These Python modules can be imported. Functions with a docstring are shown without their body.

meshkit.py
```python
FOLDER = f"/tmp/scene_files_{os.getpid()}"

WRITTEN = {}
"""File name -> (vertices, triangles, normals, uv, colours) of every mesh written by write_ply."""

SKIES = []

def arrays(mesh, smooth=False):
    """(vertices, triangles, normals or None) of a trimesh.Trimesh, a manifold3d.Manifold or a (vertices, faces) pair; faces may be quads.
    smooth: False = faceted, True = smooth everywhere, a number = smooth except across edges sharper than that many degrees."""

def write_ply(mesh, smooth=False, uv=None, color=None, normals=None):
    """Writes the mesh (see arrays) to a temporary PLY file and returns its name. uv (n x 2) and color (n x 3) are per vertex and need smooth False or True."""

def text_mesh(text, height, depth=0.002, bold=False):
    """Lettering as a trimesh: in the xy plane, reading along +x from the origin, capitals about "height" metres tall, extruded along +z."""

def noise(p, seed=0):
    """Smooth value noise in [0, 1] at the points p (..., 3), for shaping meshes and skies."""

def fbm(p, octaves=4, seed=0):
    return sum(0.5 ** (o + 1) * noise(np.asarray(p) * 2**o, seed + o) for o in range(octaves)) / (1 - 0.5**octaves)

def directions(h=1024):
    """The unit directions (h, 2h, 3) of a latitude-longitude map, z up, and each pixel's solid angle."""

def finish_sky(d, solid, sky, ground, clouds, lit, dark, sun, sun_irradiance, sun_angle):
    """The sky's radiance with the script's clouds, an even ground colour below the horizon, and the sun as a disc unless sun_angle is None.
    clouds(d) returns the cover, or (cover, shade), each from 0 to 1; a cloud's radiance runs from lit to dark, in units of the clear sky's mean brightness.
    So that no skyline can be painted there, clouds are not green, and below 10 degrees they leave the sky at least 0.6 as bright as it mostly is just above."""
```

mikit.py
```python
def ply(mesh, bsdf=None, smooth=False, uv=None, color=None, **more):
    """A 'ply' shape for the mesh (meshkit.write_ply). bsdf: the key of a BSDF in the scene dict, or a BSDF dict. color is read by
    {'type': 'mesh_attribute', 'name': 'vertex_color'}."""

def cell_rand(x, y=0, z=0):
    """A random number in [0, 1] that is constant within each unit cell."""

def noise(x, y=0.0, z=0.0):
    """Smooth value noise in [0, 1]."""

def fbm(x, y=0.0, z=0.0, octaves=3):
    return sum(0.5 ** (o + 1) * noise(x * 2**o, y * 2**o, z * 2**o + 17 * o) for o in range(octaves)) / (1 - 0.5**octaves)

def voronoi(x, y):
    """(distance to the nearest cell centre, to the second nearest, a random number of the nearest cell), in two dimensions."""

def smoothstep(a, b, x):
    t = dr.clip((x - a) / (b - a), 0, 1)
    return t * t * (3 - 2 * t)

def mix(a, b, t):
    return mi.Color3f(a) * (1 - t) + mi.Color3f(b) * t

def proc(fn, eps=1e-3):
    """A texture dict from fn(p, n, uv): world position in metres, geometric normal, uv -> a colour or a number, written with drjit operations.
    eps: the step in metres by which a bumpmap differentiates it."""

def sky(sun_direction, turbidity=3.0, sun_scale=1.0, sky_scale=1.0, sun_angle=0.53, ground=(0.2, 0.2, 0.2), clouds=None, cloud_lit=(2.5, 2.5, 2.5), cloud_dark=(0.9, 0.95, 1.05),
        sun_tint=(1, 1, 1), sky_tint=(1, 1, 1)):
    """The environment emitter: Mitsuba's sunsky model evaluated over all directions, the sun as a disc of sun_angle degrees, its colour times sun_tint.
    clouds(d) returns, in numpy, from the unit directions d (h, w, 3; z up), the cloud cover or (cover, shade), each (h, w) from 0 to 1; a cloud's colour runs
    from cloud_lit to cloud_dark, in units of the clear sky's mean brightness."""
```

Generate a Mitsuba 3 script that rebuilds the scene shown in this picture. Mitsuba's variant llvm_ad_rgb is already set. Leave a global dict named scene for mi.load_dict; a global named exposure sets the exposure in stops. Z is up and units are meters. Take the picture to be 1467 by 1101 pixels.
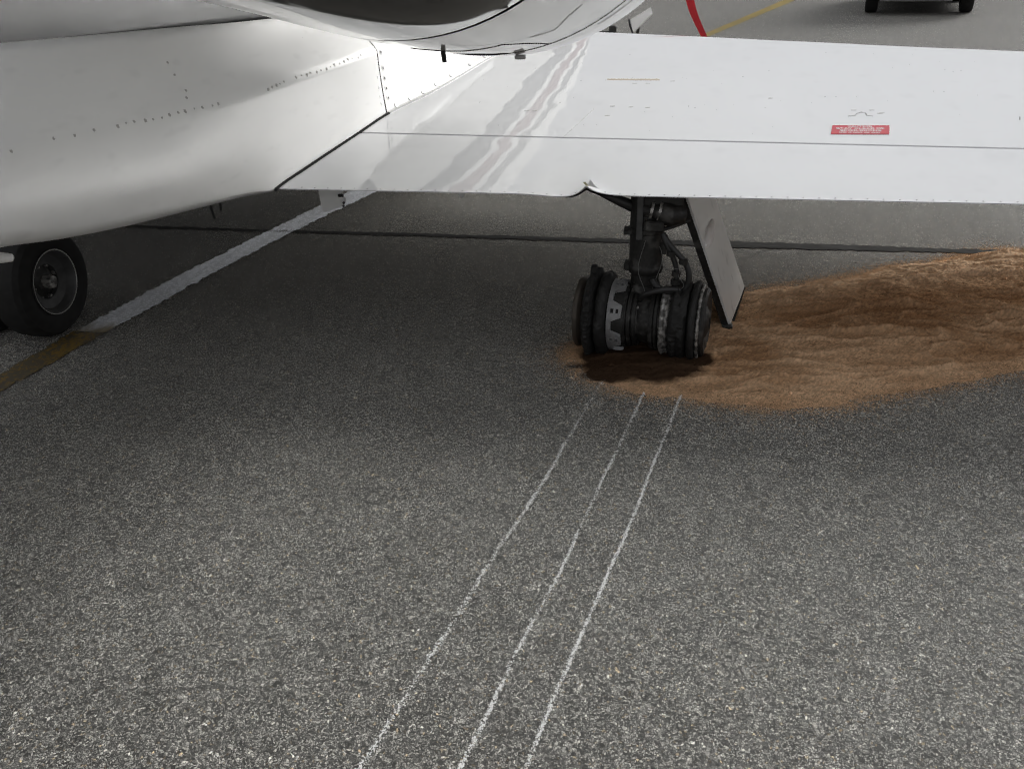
import math
import numpy as np
import trimesh
import shapely.geometry as sg
import drjit as dr
import mitsuba as mi
import mikit
import meshkit
from mikit import proc, noise, fbm, voronoi, cell_rand, smoothstep, mix
from scipy.interpolate import PchipInterpolator
from mitsuba import ScalarTransform4f as T

# World frame: x to the right of the aircraft (out along the right wing), y forward along the aircraft, z up, metres.
# ------------------------------------------------------------------ camera, sky, exposure
scene, labels = {}, {}
CAM_O = np.array([1.394, -3.129, 1.42])
CAM_F = np.array([-0.17842, 0.87697, -0.44620])
CAM_U = np.array([-0.05813, 0.44329, 0.89449])
scene['camera'] = {'type': 'perspective', 'fov': 59.24, 'fov_axis': 'x', 'near_clip': 0.05, 'far_clip': 2000.0,
                   'to_world': T().look_at(origin=CAM_O.tolist(), target=(CAM_O + CAM_F).tolist(), up=CAM_U.tolist())}
SUN = (0.58, 0.69, 0.44)


def cloud_cover(d):
    n = meshkit.fbm(d * np.array([2.2, 2.2, 4.0]), 4, 5)
    sun = np.array(SUN) / np.linalg.norm(SUN)
    glow = np.exp(-(np.degrees(np.arccos(np.clip(d @ sun, -1, 1))) / 40.0) ** 2)     # thin overcast, brightest round the sun
    bright = 0.22 * glow + 0.44 - 0.08 * d[..., 2] + 0.14 * (n - 0.5)
    return np.clip(0.97 + 0.1 * n, 0, 1), np.clip(1 - bright, 0, 1)


scene['sky'] = mikit.sky(SUN, turbidity=3, sun_scale=0.70, sun_angle=28, sun_tint=(0.78, 1.0, 1.52), ground=(0.16, 0.16, 0.16), clouds=cloud_cover,
                         cloud_lit=(2.35, 2.38, 2.44), cloud_dark=(0.50, 0.525, 0.57))
exposure = 2.35

rng = np.random.default_rng(7)
# ------------------------------------------------------------------ materials


def rgb(r, g, b):
    return {'type': 'rgb', 'value': [r, g, b]}


def stones(p):
    wx = p.x + 0.008 * noise(p.x * 80, p.y * 80, 3)
    wy = p.y + 0.008 * noise(p.x * 80, p.y * 80, 9)
    d1, d2, r = voronoi(wx * 205, wy * 205)
    return wx, wy, d2 - d1, r


def asphalt_color(p, n, uv):
    wx, wy, e, r = stones(p)
    d1, d2, q = voronoi(wx * 330 + 7, wy * 330)
    stone = smoothstep(0.02, 0.30, e)
    r2 = cell_rand(r * 977.0, 3, 1)
    a = 0.05 + 0.34 * r * (0.5 + 0.5 * r) + 0.38 * smoothstep(0.90, 1.0, r2)
    fine = 0.04 + 0.55 * q * q * q
    a = dr.select(cell_rand(r * 613.0, 8, 1) < 0.45, fine, a) * (0.65 + 0.7 * noise(p.x * 520, p.y * 520, 2))
    lum = 0.03 * (1 - stone) + a * stone
    clump = (0.74 + 0.52 * noise(p.x * 105, p.y * 105, 5)) * (0.82 + 0.36 * noise(p.x * 44, p.y * 44, 6))
    lum = lum * clump * (0.95 + 0.10 * fbm(p.x * 0.7, p.y * 0.7, 1)) * (0.96 + 0.08 * fbm(p.x * 7, p.y * 7, 4)) * 1.40
    warm = smoothstep(0.95, 0.97, cell_rand(r * 3571.0, 5, 2)) * stone
    col = mi.Color3f(lum * 1.015, lum * 0.98, lum * 0.905)
    return mix(col, col * mi.Color3f(1.35, 1.12, 0.82), warm)


def asphalt_bump(p, n, uv):
    wx, wy, e, r = stones(p)
    return smoothstep(0.0, 0.40, e) * (0.2 + 0.8 * r) + 0.35 * noise(p.x * 300, p.y * 300, 1)


scene['asphalt'] = {'type': 'bumpmap', 'tex': proc(asphalt_bump, 0.0012), 'scale': 0.0024,
                    'inner': {'type': 'principled', 'base_color': proc(asphalt_color), 'roughness': 0.7, 'specular': 0.3}}


def paint_white_fn(p, n, uv):
    streak = fbm(p.x * 3.0, p.y * 1.1, p.z * 6.0)
    grime = fbm(p.x * 14.0, p.y * 9.0, p.z * 22.0)
    v = 0.80 - 0.035 * streak - 0.03 * smoothstep(0.55, 0.9, grime)
    return mi.Color3f(v * 0.975, v * 0.985, v)


def skin_bump(p, n, uv):
    return noise(p.x * 5.0, p.y * 4.4, 2) + 0.32 * noise(p.x * 12.0, p.y * 11.0, 7)


scene['wing_paint'] = {'type': 'bumpmap', 'tex': proc(skin_bump, 0.01), 'scale': 0.0018,
                       'inner': {'type': 'plastic', 'int_ior': 1.55, 'nonlinear': False,
                                 'diffuse_reflectance': proc(paint_white_fn)}}


def body_white_fn(p, n, uv):
    v = 0.87 - 0.04 * fbm(p.x * 5, p.y * 2, p.z * 8) - 0.05 * smoothstep(0.6, 0.9, fbm(p.x * 25, p.y * 13, p.z * 30))
    return mi.Color3f(v, v * 0.995, v * 0.975)


scene['body_paint'] = {'type': 'roughplastic', 'distribution': 'ggx', 'alpha': 0.14, 'int_ior': 1.5, 'diffuse_reflectance': proc(body_white_fn)}
scene['cowl_paint'] = {'type': 'plastic', 'int_ior': 1.5, 'diffuse_reflectance': proc(body_white_fn)}


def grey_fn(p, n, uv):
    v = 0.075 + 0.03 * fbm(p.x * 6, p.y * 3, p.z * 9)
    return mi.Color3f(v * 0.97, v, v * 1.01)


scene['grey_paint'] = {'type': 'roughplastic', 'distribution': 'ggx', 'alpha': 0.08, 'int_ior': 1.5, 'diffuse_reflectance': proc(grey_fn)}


def polish_rough(p, n, uv):
    return 0.02 + 0.06 * smoothstep(0.4, 0.8, fbm(p.x * 12, p.y * 4, p.z * 12))


scene['polished_metal'] = {'type': 'principled', 'base_color': rgb(0.66, 0.66, 0.65), 'metallic': 1.0, 'roughness': proc(polish_rough)}
scene['stripe_grey'] = {'type': 'diffuse', 'reflectance': rgb(0.15, 0.15, 0.155)}
scene['satin_white'] = {'type': 'diffuse', 'reflectance': proc(body_white_fn)}
scene['stripe_maroon'] = {'type': 'diffuse', 'reflectance': rgb(0.20, 0.09, 0.095)}
scene['seam_dark'] = {'type': 'diffuse', 'reflectance': rgb(0.035, 0.035, 0.035)}
scene['seam_soft'] = {'type': 'diffuse', 'reflectance': rgb(0.30, 0.30, 0.30)}
scene['mark_pale'] = {'type': 'diffuse', 'reflectance': rgb(0.58, 0.58, 0.57)}
scene['beige_mark'] = {'type': 'diffuse', 'reflectance': rgb(0.55, 0.49, 0.40)}
scene['fastener_metal'] = {'type': 'principled', 'base_color': rgb(0.38, 0.38, 0.38), 'metallic': 0.7, 'roughness': 0.45}
scene['rivet_dirt'] = {'type': 'diffuse', 'reflectance': rgb(0.42, 0.41, 0.39)}


def rubber_fn(p, n, uv):
    v = 0.010 + 0.012 * fbm(p.x * 40, p.y * 40, p.z * 40)
    return mi.Color3f(v, v * 0.98, v * 0.95)


scene['rubber'] = {'type': 'principled', 'base_color': proc(rubber_fn), 'roughness': 0.75, 'specular': 0.3}
scene['shred_rubber'] = {'type': 'bumpmap', 'tex': proc(lambda p, n, uv: fbm(p.x * 70, p.y * 70, p.z * 70), 0.002), 'scale': 0.006,
                         'inner': {'type': 'principled', 'base_color': proc(rubber_fn), 'roughness': 0.6, 'specular': 0.35}}


def soot_metal_fn(p, n, uv):
    m = fbm(p.x * 30, p.y * 30, p.z * 24)
    f = fbm(p.x * 120, p.y * 120, p.z * 110)
    v = 0.010 + 0.055 * smoothstep(0.5, 0.78, m) + 0.018 * f
    return mi.Color3f(v * 1.03, v, v * 0.95)


scene['soot_metal'] = {'type': 'principled', 'base_color': proc(soot_metal_fn), 'metallic': 0.25, 'roughness': 0.5}


def worn_metal_fn(p, n, uv):
    m = fbm(p.x * 60, p.y * 60, p.z * 60)
    v = 0.10 + 0.36 * smoothstep(0.35, 0.7, m)
    return mi.Color3f(v, v * 0.97, v * 0.92)


scene['worn_metal'] = {'type': 'principled', 'base_color': proc(worn_metal_fn), 'metallic': 0.5, 'roughness': 0.45}
scene['brown_metal'] = {'type': 'principled', 'base_color': rgb(0.085, 0.072, 0.06), 'metallic': 0.5, 'roughness': 0.5}


def ring_metal_fn(p, n, uv):
    v = 0.17 + 0.16 * fbm(p.x * 50, p.y * 50, p.z * 50)
    return mi.Color3f(v, v, v)


scene['ring_metal'] = {'type': 'principled', 'base_color': proc(ring_metal_fn), 'metallic': 0.3, 'roughness': 0.5}
scene['wheel_paint'] = {'type': 'principled', 'base_color': proc(lambda p, n, uv: mi.Color3f(0.03 + 0.07 * fbm(p.x * 30, p.y * 30, p.z * 30))), 'metallic': 0.2, 'roughness': 0.5}
scene['bright_edge'] = {'type': 'principled', 'base_color': rgb(0.55, 0.54, 0.52), 'metallic': 0.8, 'roughness': 0.35}
scene['black_hose'] = {'type': 'principled', 'base_color': rgb(0.018, 0.018, 0.018), 'roughness': 0.45}
scene['wire_grey'] = {'type': 'diffuse', 'reflectance': rgb(0.15, 0.15, 0.145)}


def door_fn(p, n, uv):
    v = 0.72 - 0.08 * fbm(p.x * 8, p.y * 8, p.z * 8) - 0.10 * smoothstep(0.58, 0.8, fbm(p.x * 30, p.y * 24, p.z * 14))
    return mi.Color3f(v, v, v * 0.97)


scene['door_paint'] = {'type': 'roughplastic', 'alpha': 0.15, 'diffuse_reflectance': proc(door_fn)}
scene['primer_yellow'] = {'type': 'twosided', 'b': {'type': 'diffuse', 'reflectance': rgb(0.52, 0.50, 0.32)}}
scene['torn_white'] = {'type': 'twosided', 'b': {'type': 'diffuse', 'reflectance': rgb(0.86, 0.86, 0.86)}}
scene['dark_inside'] = {'type': 'diffuse', 'reflectance': rgb(0.02, 0.02, 0.02)}
scene['placard_red'] = {'type': 'plastic', 'diffuse_reflectance': rgb(0.55, 0.045, 0.06)}
scene['placard_white'] = {'type': 'diffuse', 'reflectance': rgb(0.78, 0.76, 0.76)}
scene['ribbon_red'] = {'type': 'twosided', 'b': {'type': 'principled', 'base_color': rgb(0.66, 0.03, 0.045), 'roughness': 0.5, 'sheen': 0.4}}


scene['sand'] = {'type': 'bumpmap', 'tex': proc(lambda p, n, uv: noise(p.x * 240, p.y * 240, 4) + 0.9 * noise(p.x * 95, p.y * 115, 2), 0.0015), 'scale': 0.0028,
                 'inner': {'type': 'diffuse', 'reflectance': {'type': 'mesh_attribute', 'name': 'vertex_color'}}}


def worn(p, k=0.0):
    d1, d2, r = voronoi(p.x * 95 + k, p.y * 95)
    streak = fbm(p.x * 30, p.y * 5, 6)
    return smoothstep(0.50, 0.74, 0.45 * r + 0.75 * streak + 0.25 * (1 - smoothstep(0.05, 0.3, d2 - d1)))


scene['line_sky_sheen'] = {'type': 'principled', 'roughness': 0.32, 'specular': 0.7,  # bluish white paints in a sky sheen over the yellow line
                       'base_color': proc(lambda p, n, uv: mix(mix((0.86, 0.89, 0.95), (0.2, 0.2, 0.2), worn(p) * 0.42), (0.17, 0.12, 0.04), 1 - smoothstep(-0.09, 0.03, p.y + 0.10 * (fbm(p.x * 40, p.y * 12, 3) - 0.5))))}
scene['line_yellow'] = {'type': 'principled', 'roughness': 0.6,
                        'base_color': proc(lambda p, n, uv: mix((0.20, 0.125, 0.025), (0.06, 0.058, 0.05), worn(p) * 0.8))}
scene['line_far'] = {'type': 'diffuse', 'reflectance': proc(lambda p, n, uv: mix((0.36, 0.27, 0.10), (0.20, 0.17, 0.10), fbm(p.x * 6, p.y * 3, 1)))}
scene['tar'] = {'type': 'diffuse', 'reflectance': proc(lambda p, n, uv: mi.Color3f(0.045 + 0.045 * fbm(p.x * 25, p.y * 60, 1)))}
scene['chalk'] = {'type': 'diffuse', 'reflectance': rgb(0.84, 0.84, 0.82)}
scene['grit_color'] = {'type': 'diffuse', 'reflectance': {'type': 'mesh_attribute', 'name': 'vertex_color'}}
scene['car_black'] = {'type': 'principled', 'base_color': rgb(0.012, 0.012, 0.014), 'roughness': 0.25, 'clearcoat': 1.0, 'clearcoat_gloss': 0.9}
scene['car_glass'] = {'type': 'principled', 'base_color': rgb(0.02, 0.022, 0.025), 'roughness': 0.08, 'specular': 0.6}
scene['car_plastic'] = {'type': 'principled', 'base_color': rgb(0.02, 0.02, 0.02), 'roughness': 0.7}
scene['lamp_red'] = {'type': 'plastic', 'diffuse_reflectance': rgb(0.35, 0.02, 0.02)}

# ------------------------------------------------------------------ helpers


def put(key, mesh, bsdf, smooth=False, label=None, category=None, group=None, kind=None, **more):
    base, i = key, 0
    while key in scene:
        i += 1
        key = '%s_%03d' % (base, i)
    scene[key] = mikit.ply(mesh, bsdf, smooth=smooth, **more)
    e = {k: v for k, v in (('label', label), ('category', category), ('group', group), ('kind', kind)) if v}
    if e:
        labels[key] = e
    return key


def thing(key, label, category, group=None):
    labels[key] = {'label': label, 'category': category, **({'group': group} if group else {})}


def cat(ms):
    return trimesh.util.concatenate(ms)


def grid_mesh(P, close_u=False, close_v=False):
    """P (m, n, 3) -> mesh with quads split."""
    m, n = P.shape[:2]
    idx = np.arange(m * n).reshape(m, n)
    if close_u:
        idx = np.vstack([idx, idx[:1]])
    if close_v:
        idx = np.hstack([idx, idx[:, :1]])
    a, b, c, d = idx[:-1, :-1], idx[1:, :-1], idx[1:, 1:], idx[:-1, 1:]
    f = np.concatenate([np.stack([a, b, c], -1).reshape(-1, 3), np.stack([a, c, d], -1).reshape(-1, 3)])
    return trimesh.Trimesh(P.reshape(-1, 3), f, process=False)


def outward(mesh, centre=None):
    mesh = mesh.copy()
    c = mesh.vertices.mean(0) if centre is None else np.asarray(centre)
    if np.sum(mesh.face_normals * (mesh.triangles_center - c) * mesh.area_faces[:, None]) < 0:
        mesh.invert()
    return mesh


def unit(v):
    v = np.asarray(v, float)
    return v / np.linalg.norm(v)


def tube(pts, r, n=10, caps=True):
    """Round tube along a smoothed path; r a number or one per point."""
    pts = np.asarray(pts, float)
    r = np.broadcast_to(np.asarray(r, float), (len(pts),))
    tg = np.gradient(pts, axis=0)
    tg /= np.linalg.norm(tg, axis=1, keepdims=True)
    ref = np.array([0.3, 0.2, 1.0]) if abs(tg[0, 2]) < 0.9 else np.array([1.0, 0.1, 0.0])
    rows = []
    for p, t, q in zip(pts, tg, r):
        u = unit(ref - t * (ref @ t))
        v = np.cross(t, u)
        ref = u
        a = np.linspace(0, 2 * np.pi, n, endpoint=False)
        rows.append(p + q * (np.cos(a)[:, None] * u + np.sin(a)[:, None] * v))
    P = np.array(rows)
    if caps:
        P = np.concatenate([np.repeat(P[:1].mean(1, keepdims=True), n, 1), P, np.repeat(P[-1:].mean(1, keepdims=True), n, 1)])
    m = grid_mesh(P, close_v=True)
    m.merge_vertices()
    m.update_faces(m.nondegenerate_faces())
    m.fix_normals()
    return m


def curve(pts, n=30):
    pts = np.asarray(pts, float)
    d = np.r_[0, np.cumsum(np.linalg.norm(np.diff(pts, axis=0), axis=1))]
    from scipy.interpolate import CubicSpline
    return CubicSpline(d, pts)(np.linspace(0, d[-1], n))


def box(lo, hi, bevel=0.0):
    lo, hi = np.asarray(lo, float), np.asarray(hi, float)
    if bevel <= 0:
        m = trimesh.creation.box(hi - lo)
        m.apply_translation((lo + hi) / 2)
        return m
    pts = []
    for k in range(3):
        e = np.full(3, bevel)
        e[k] = 0
        l2, h2 = lo + e, hi - e
        pts += [[x, y, z] for x in (l2[0], h2[0]) for y in (l2[1], h2[1]) for z in (l2[2], h2[2])]
    return trimesh.Trimesh(pts).convex_hull


def slab(poly, origin, ex, ey, thick):
    """Extrude a 2-D outline (shapely or points) placed with axes ex, ey at origin; thickness along ex x ey (centred)."""
    if not hasattr(poly, 'exterior'):
        poly = sg.Polygon(poly)
    m = trimesh.creation.extrude_polygon(poly, thick, engine='earcut')
    m.apply_translation([0, 0, -thick / 2])
    ex, ey = unit(ex), unit(ey)
    M = np.eye(4)
    M[:3, 0], M[:3, 1], M[:3, 2], M[:3, 3] = ex, ey, np.cross(ex, ey), origin
    m.apply_transform(M)
    return m


def disc(c, nrm, r, h=0.002, n=14):
    m = trimesh.creation.cylinder(r, h, sections=n)
    m.apply_transform(trimesh.geometry.align_vectors([0, 0, 1], nrm))
    m.apply_translation(c)
    return m


# ------------------------------------------------------------------ ground
g = [-400, -60, -15, -6, -3, 0, 3, 6, 15, 60, 400]
X, Y = np.meshgrid(np.array(g, float), np.array(g, float) + 4.0, indexing='ij')
put('tarmac', outward(grid_mesh(np.stack([X, Y, 0 * X], -1)), [0, 0, -50]), 'asphalt', kind='structure')


def ground_strip(left, right, z, ragged=0.0, step=0.012, seed=1):
    """Flat marking between two edge polylines, its edges ragged by the stones it was painted over."""
    L, Rr = np.asarray(left, float), np.asarray(right, float)
    dl = np.r_[0, np.cumsum(np.linalg.norm(np.diff(L, axis=0), axis=1))]
    n = max(2, int(dl[-1] / step))
    u = np.linspace(0, 1, n)
    dr_ = np.r_[0, np.cumsum(np.linalg.norm(np.diff(Rr, axis=0), axis=1))]
    A = np.stack([np.interp(u, dl / dl[-1], L[:, k]) for k in (0, 1)], -1)
    B = np.stack([np.interp(u, dr_ / dr_[-1], Rr[:, k]) for k in (0, 1)], -1)
    w = B - A
    w = w / np.linalg.norm(w, axis=1, keepdims=True)
    k = np.arange(n)
    na = meshkit.fbm(np.stack([k * 0.55, k * 0, k * 0 + seed], -1), 3) - 0.5
    nb = meshkit.fbm(np.stack([k * 0.55, k * 0 + 9, k * 0 + seed], -1), 3) - 0.5
    A = A + w * (na * ragged)[:, None]
    B = B + w * (nb * ragged)[:, None]
    P = np.stack([np.c_[A, np.full(n, z)], np.c_[(A + B) / 2, np.full(n, z)], np.c_[B, np.full(n, z)]], 1)
    return outward(grid_mesh(P), [0, 0, -50])


put('tarmac__joint_seal', ground_strip([(-3.5, 1.372), (-2.08, 1.365), (-0.7, 1.360), (0.0, 1.372), (1.1, 1.378), (1.6, 1.394), (2.14, 1.388), (2.6, 1.375), (5, 1.36)],
                                       [(-3.5, 1.338), (-2.08, 1.332), (-0.7, 1.322), (0.0, 1.325), (1.1, 1.318), (1.6, 1.296), (2.14, 1.303), (2.6, 1.315), (5, 1.32)], 0.004, 0.03),
    'tar', label='dark tar sealed joint running across the asphalt behind the wheels')


def lr(y):
    yl = np.interp(y, [-1.5, -0.596, -0.208, 0.038, 0.637, 1.24, 2.16, 3.2], [-1.20, -1.10, -1.075, -1.05, -0.975, -0.872, -0.705, -0.53])
    yr = np.interp(y, [-1.5, -0.596, -0.208, 0.038, 0.637, 1.24, 2.16, 3.2], [-1.09, -0.99, -0.942, -0.903, -0.828, -0.732, -0.532, -0.36])
    return yl, yr


ys = np.linspace(-1.5, -0.10, 12)
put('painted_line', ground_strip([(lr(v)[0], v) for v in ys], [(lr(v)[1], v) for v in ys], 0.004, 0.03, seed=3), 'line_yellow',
    label='dull yellow painted line in the shade below the tailward fuselage, beside the intact tyre', category='painted line')
ys = np.linspace(-0.095, 3.2, 20)
put('painted_line', ground_strip([(lr(v)[0], v) for v in ys], [(lr(v)[1], v) for v in ys], 0.004, 0.035, seed=5), 'line_sky_sheen',
    label='worn painted line with a white sky sheen coloured in, running diagonally from the intact tyre to under the wing', category='painted line')
yy = np.linspace(3.2, 26, 30)
xl = np.interp(yy, [3.2, 10.9, 18.3, 26], [-0.50, 1.33, 3.13, 5.0])
xr = np.interp(yy, [3.2, 10.9, 18.3, 26], [-0.37, 1.47, 3.38, 5.3])
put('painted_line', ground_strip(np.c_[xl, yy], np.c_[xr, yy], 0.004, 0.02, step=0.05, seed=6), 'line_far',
    label='faded yellow painted line in daylight beyond the wing, at the top beside the red streamer', category='painted line')


def chalk_mesh(path, seed, dens, sig, gap):
    r = np.random.default_rng(seed)
    path = np.asarray(path, float)
    d = np.r_[0, np.cumsum(np.linalg.norm(np.diff(path, axis=0), axis=1))]
    n = int(dens * d[-1])
    u = r.uniform(0, d[-1], n)
    strength = meshkit.fbm(np.stack([u * 9, u * 0, u * 0 + seed], -1), 4, seed)
    keep = r.uniform(0, 1, n) < np.clip((strength - gap) * 3.0, 0.42, 1)
    u = u[keep]
    c = np.stack([np.interp(u, d, path[:, k]) for k in (0, 1)], -1)
    tg = np.gradient(path, axis=0)
    nr = np.stack([np.interp(u, d, tg[:, 1]), -np.interp(u, d, tg[:, 0])], -1)
    nr /= np.linalg.norm(nr, axis=1, keepdims=True)
    off = r.normal(0, sig, len(u)) + 0.003 * (meshkit.noise(np.stack([u * 14, u * 0, u * 0 + 3 + seed], -1)) - 0.5)
    c += nr * off[:, None]
    V, F = [], []
    for i, p in enumerate(c):
        s = r.uniform(0.0010, 0.0031)
        k = 5
        a = np.sort(r.uniform(0, 2 * np.pi, k))
        q = s * r.uniform(0.6, 1.3, k)
        V.append(np.c_[p[0] + q * np.cos(a), p[1] + q * np.sin(a), np.full(k, 0.0022 + 0.0018 * r.uniform())])
        F += [[i * k, i * k + j, i * k + j + 1] for j in range(1, k - 1)]
    return trimesh.Trimesh(np.vstack(V), np.array(F), process=False)


put('chalk_line', chalk_mesh([(1.16, -0.20), (1.13, -0.323), (1.026, -1.004), (0.961, -1.322), (0.913, -1.603), (0.877, -1.811), (0.859, -1.907), (0.83, -2.06)], 11, 1500, 0.0034, 0.32), 'chalk',
    label='faint broken white chalk line on the asphalt, leftmost of the three', category='chalk line')
put('chalk_line', chalk_mesh([(1.305, -0.26), (1.285, -0.382), (1.187, -1.017), (1.137, -1.366), (1.083, -1.644), (1.054, -1.839), (1.031, -1.98), (0.99, -2.25)], 12, 1500, 0.0024, 0.28), 'chalk',
    label='white chalk line on the asphalt, middle one of the three', category='chalk line')
put('chalk_line', chalk_mesh([(1.425, -0.28), (1.407, -0.392), (1.299, -1.102), (1.235, -1.468), (1.189, -1.731), (1.155, -1.96), (1.10, -2.3)], 13, 1700, 0.0024, 0.20), 'chalk',
    label='boldest white chalk line on the asphalt, rightmost of the three', category='chalk line')


def crumbs(xy, size, z, r):
    n = len(xy)
    base = np.array([[1, 0, 0], [-0.5, 0.87, 0], [-0.5, -0.87, 0], [0, 0, 0.8], [0, 0, -0.5]])
    face = np.array([[0, 1, 3], [1, 2, 3], [2, 0, 3], [1, 0, 4], [2, 1, 4], [0, 2, 4]])
    a = r.uniform(0, 2 * np.pi, n)
    sc = size[:, None, None] * r.uniform(0.6, 1.3, (n, 5, 1)) * np.array([1, 1, 0.7])
    B = base[None] * sc
    ca, sa = np.cos(a)[:, None], np.sin(a)[:, None]
    V = np.stack([B[..., 0] * ca - B[..., 1] * sa + xy[:, :1], B[..., 0] * sa + B[..., 1] * ca + xy[:, 1:], B[..., 2] + z[:, None]], -1)
    return trimesh.Trimesh(V.reshape(-1, 3), (face[None] + 5 * np.arange(n)[:, None, None]).reshape(-1, 3), process=False)


n = 2600
xy = np.c_[rng.uniform(-2.6, 3.0, n), -2.2 + 4.6 * rng.uniform(0, 1, n) ** 1.5]
size = rng.uniform(0.0012, 0.0030, n) * (1 + 0.8 * (rng.uniform(0, 1, n) < 0.06))
tone = rng.uniform(0.16, 0.5, n)[:, None] * np.where(rng.uniform(0, 1, n)[:, None] < 0.22, [[1.0, 0.83, 0.6]], [[1.0, 0.99, 0.95]])
put('loose_grit', crumbs(xy, size, size * 0.2, rng), 'grit_color', color=np.repeat(tone, 5, axis=0), kind='stuff',
    label='pale loose grit and light stones scattered over the asphalt', category='grit')

# ------------------------------------------------------------------ sand
SAND = np.array([(0.99, -0.05), (1.02, -0.13), (1.09, -0.25), (1.236, -0.345), (1.472, -0.375), (1.609, -0.385), (1.743, -0.40), (1.925, -0.35), (2.024, -0.28),
                 (2.168, -0.215), (2.364, -0.13), (2.60, 0.02), (2.95, 0.20), (3.35, 0.48), (3.75, 0.85), (3.8, 1.2), (3.45, 1.40), (3.008, 1.40), (2.887, 1.385),
                 (2.784, 1.345), (2.673, 1.27), (2.561, 1.185), (2.327, 1.09), (2.184, 0.96), (2.085, 0.895), (1.925, 0.82), (1.739, 0.73), (1.497, 0.585), (1.2, 0.20), (1.03, 0.03)])


def seg_dist(P, poly):
    best = np.full(len(P), 9.0)
    for a, b in zip(poly, np.roll(poly, -1, axis=0)):
        t = np.clip(((P - a) @ (b - a)) / ((b - a) @ (b - a)), 0, 1)
        best = np.minimum(best, np.linalg.norm(P - a - t[:, None] * (b - a), axis=1))
    inside = np.zeros(len(P), bool)
    x, y = P[:, 0], P[:, 1]
    for (x1, y1), (x2, y2) in zip(poly, np.roll(poly, -1, axis=0)):
        c = ((y1 > y) != (y2 > y)) & (x < (x2 - x1) * (y - y1) / (y2 - y1 + 1e-12) + x1)
        inside ^= c
    return np.where(inside, best, -best)


def NZ_(P, fx, fy, seed, o=3):
    return meshkit.fbm(np.stack([P[:, 0] * fx, P[:, 1] * fy, np.full(len(P), seed * 1.0)], -1), o, seed)


def sand_warp(P):
    return np.c_[P[:, 0] + 0.30 * (NZ_(P, 2.0, 2.2, 4) - 0.5), P[:, 1] + 0.24 * (NZ_(P, 1.5, 1.9, 6) - 0.5) - 0.10 * P[:, 0]]


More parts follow.
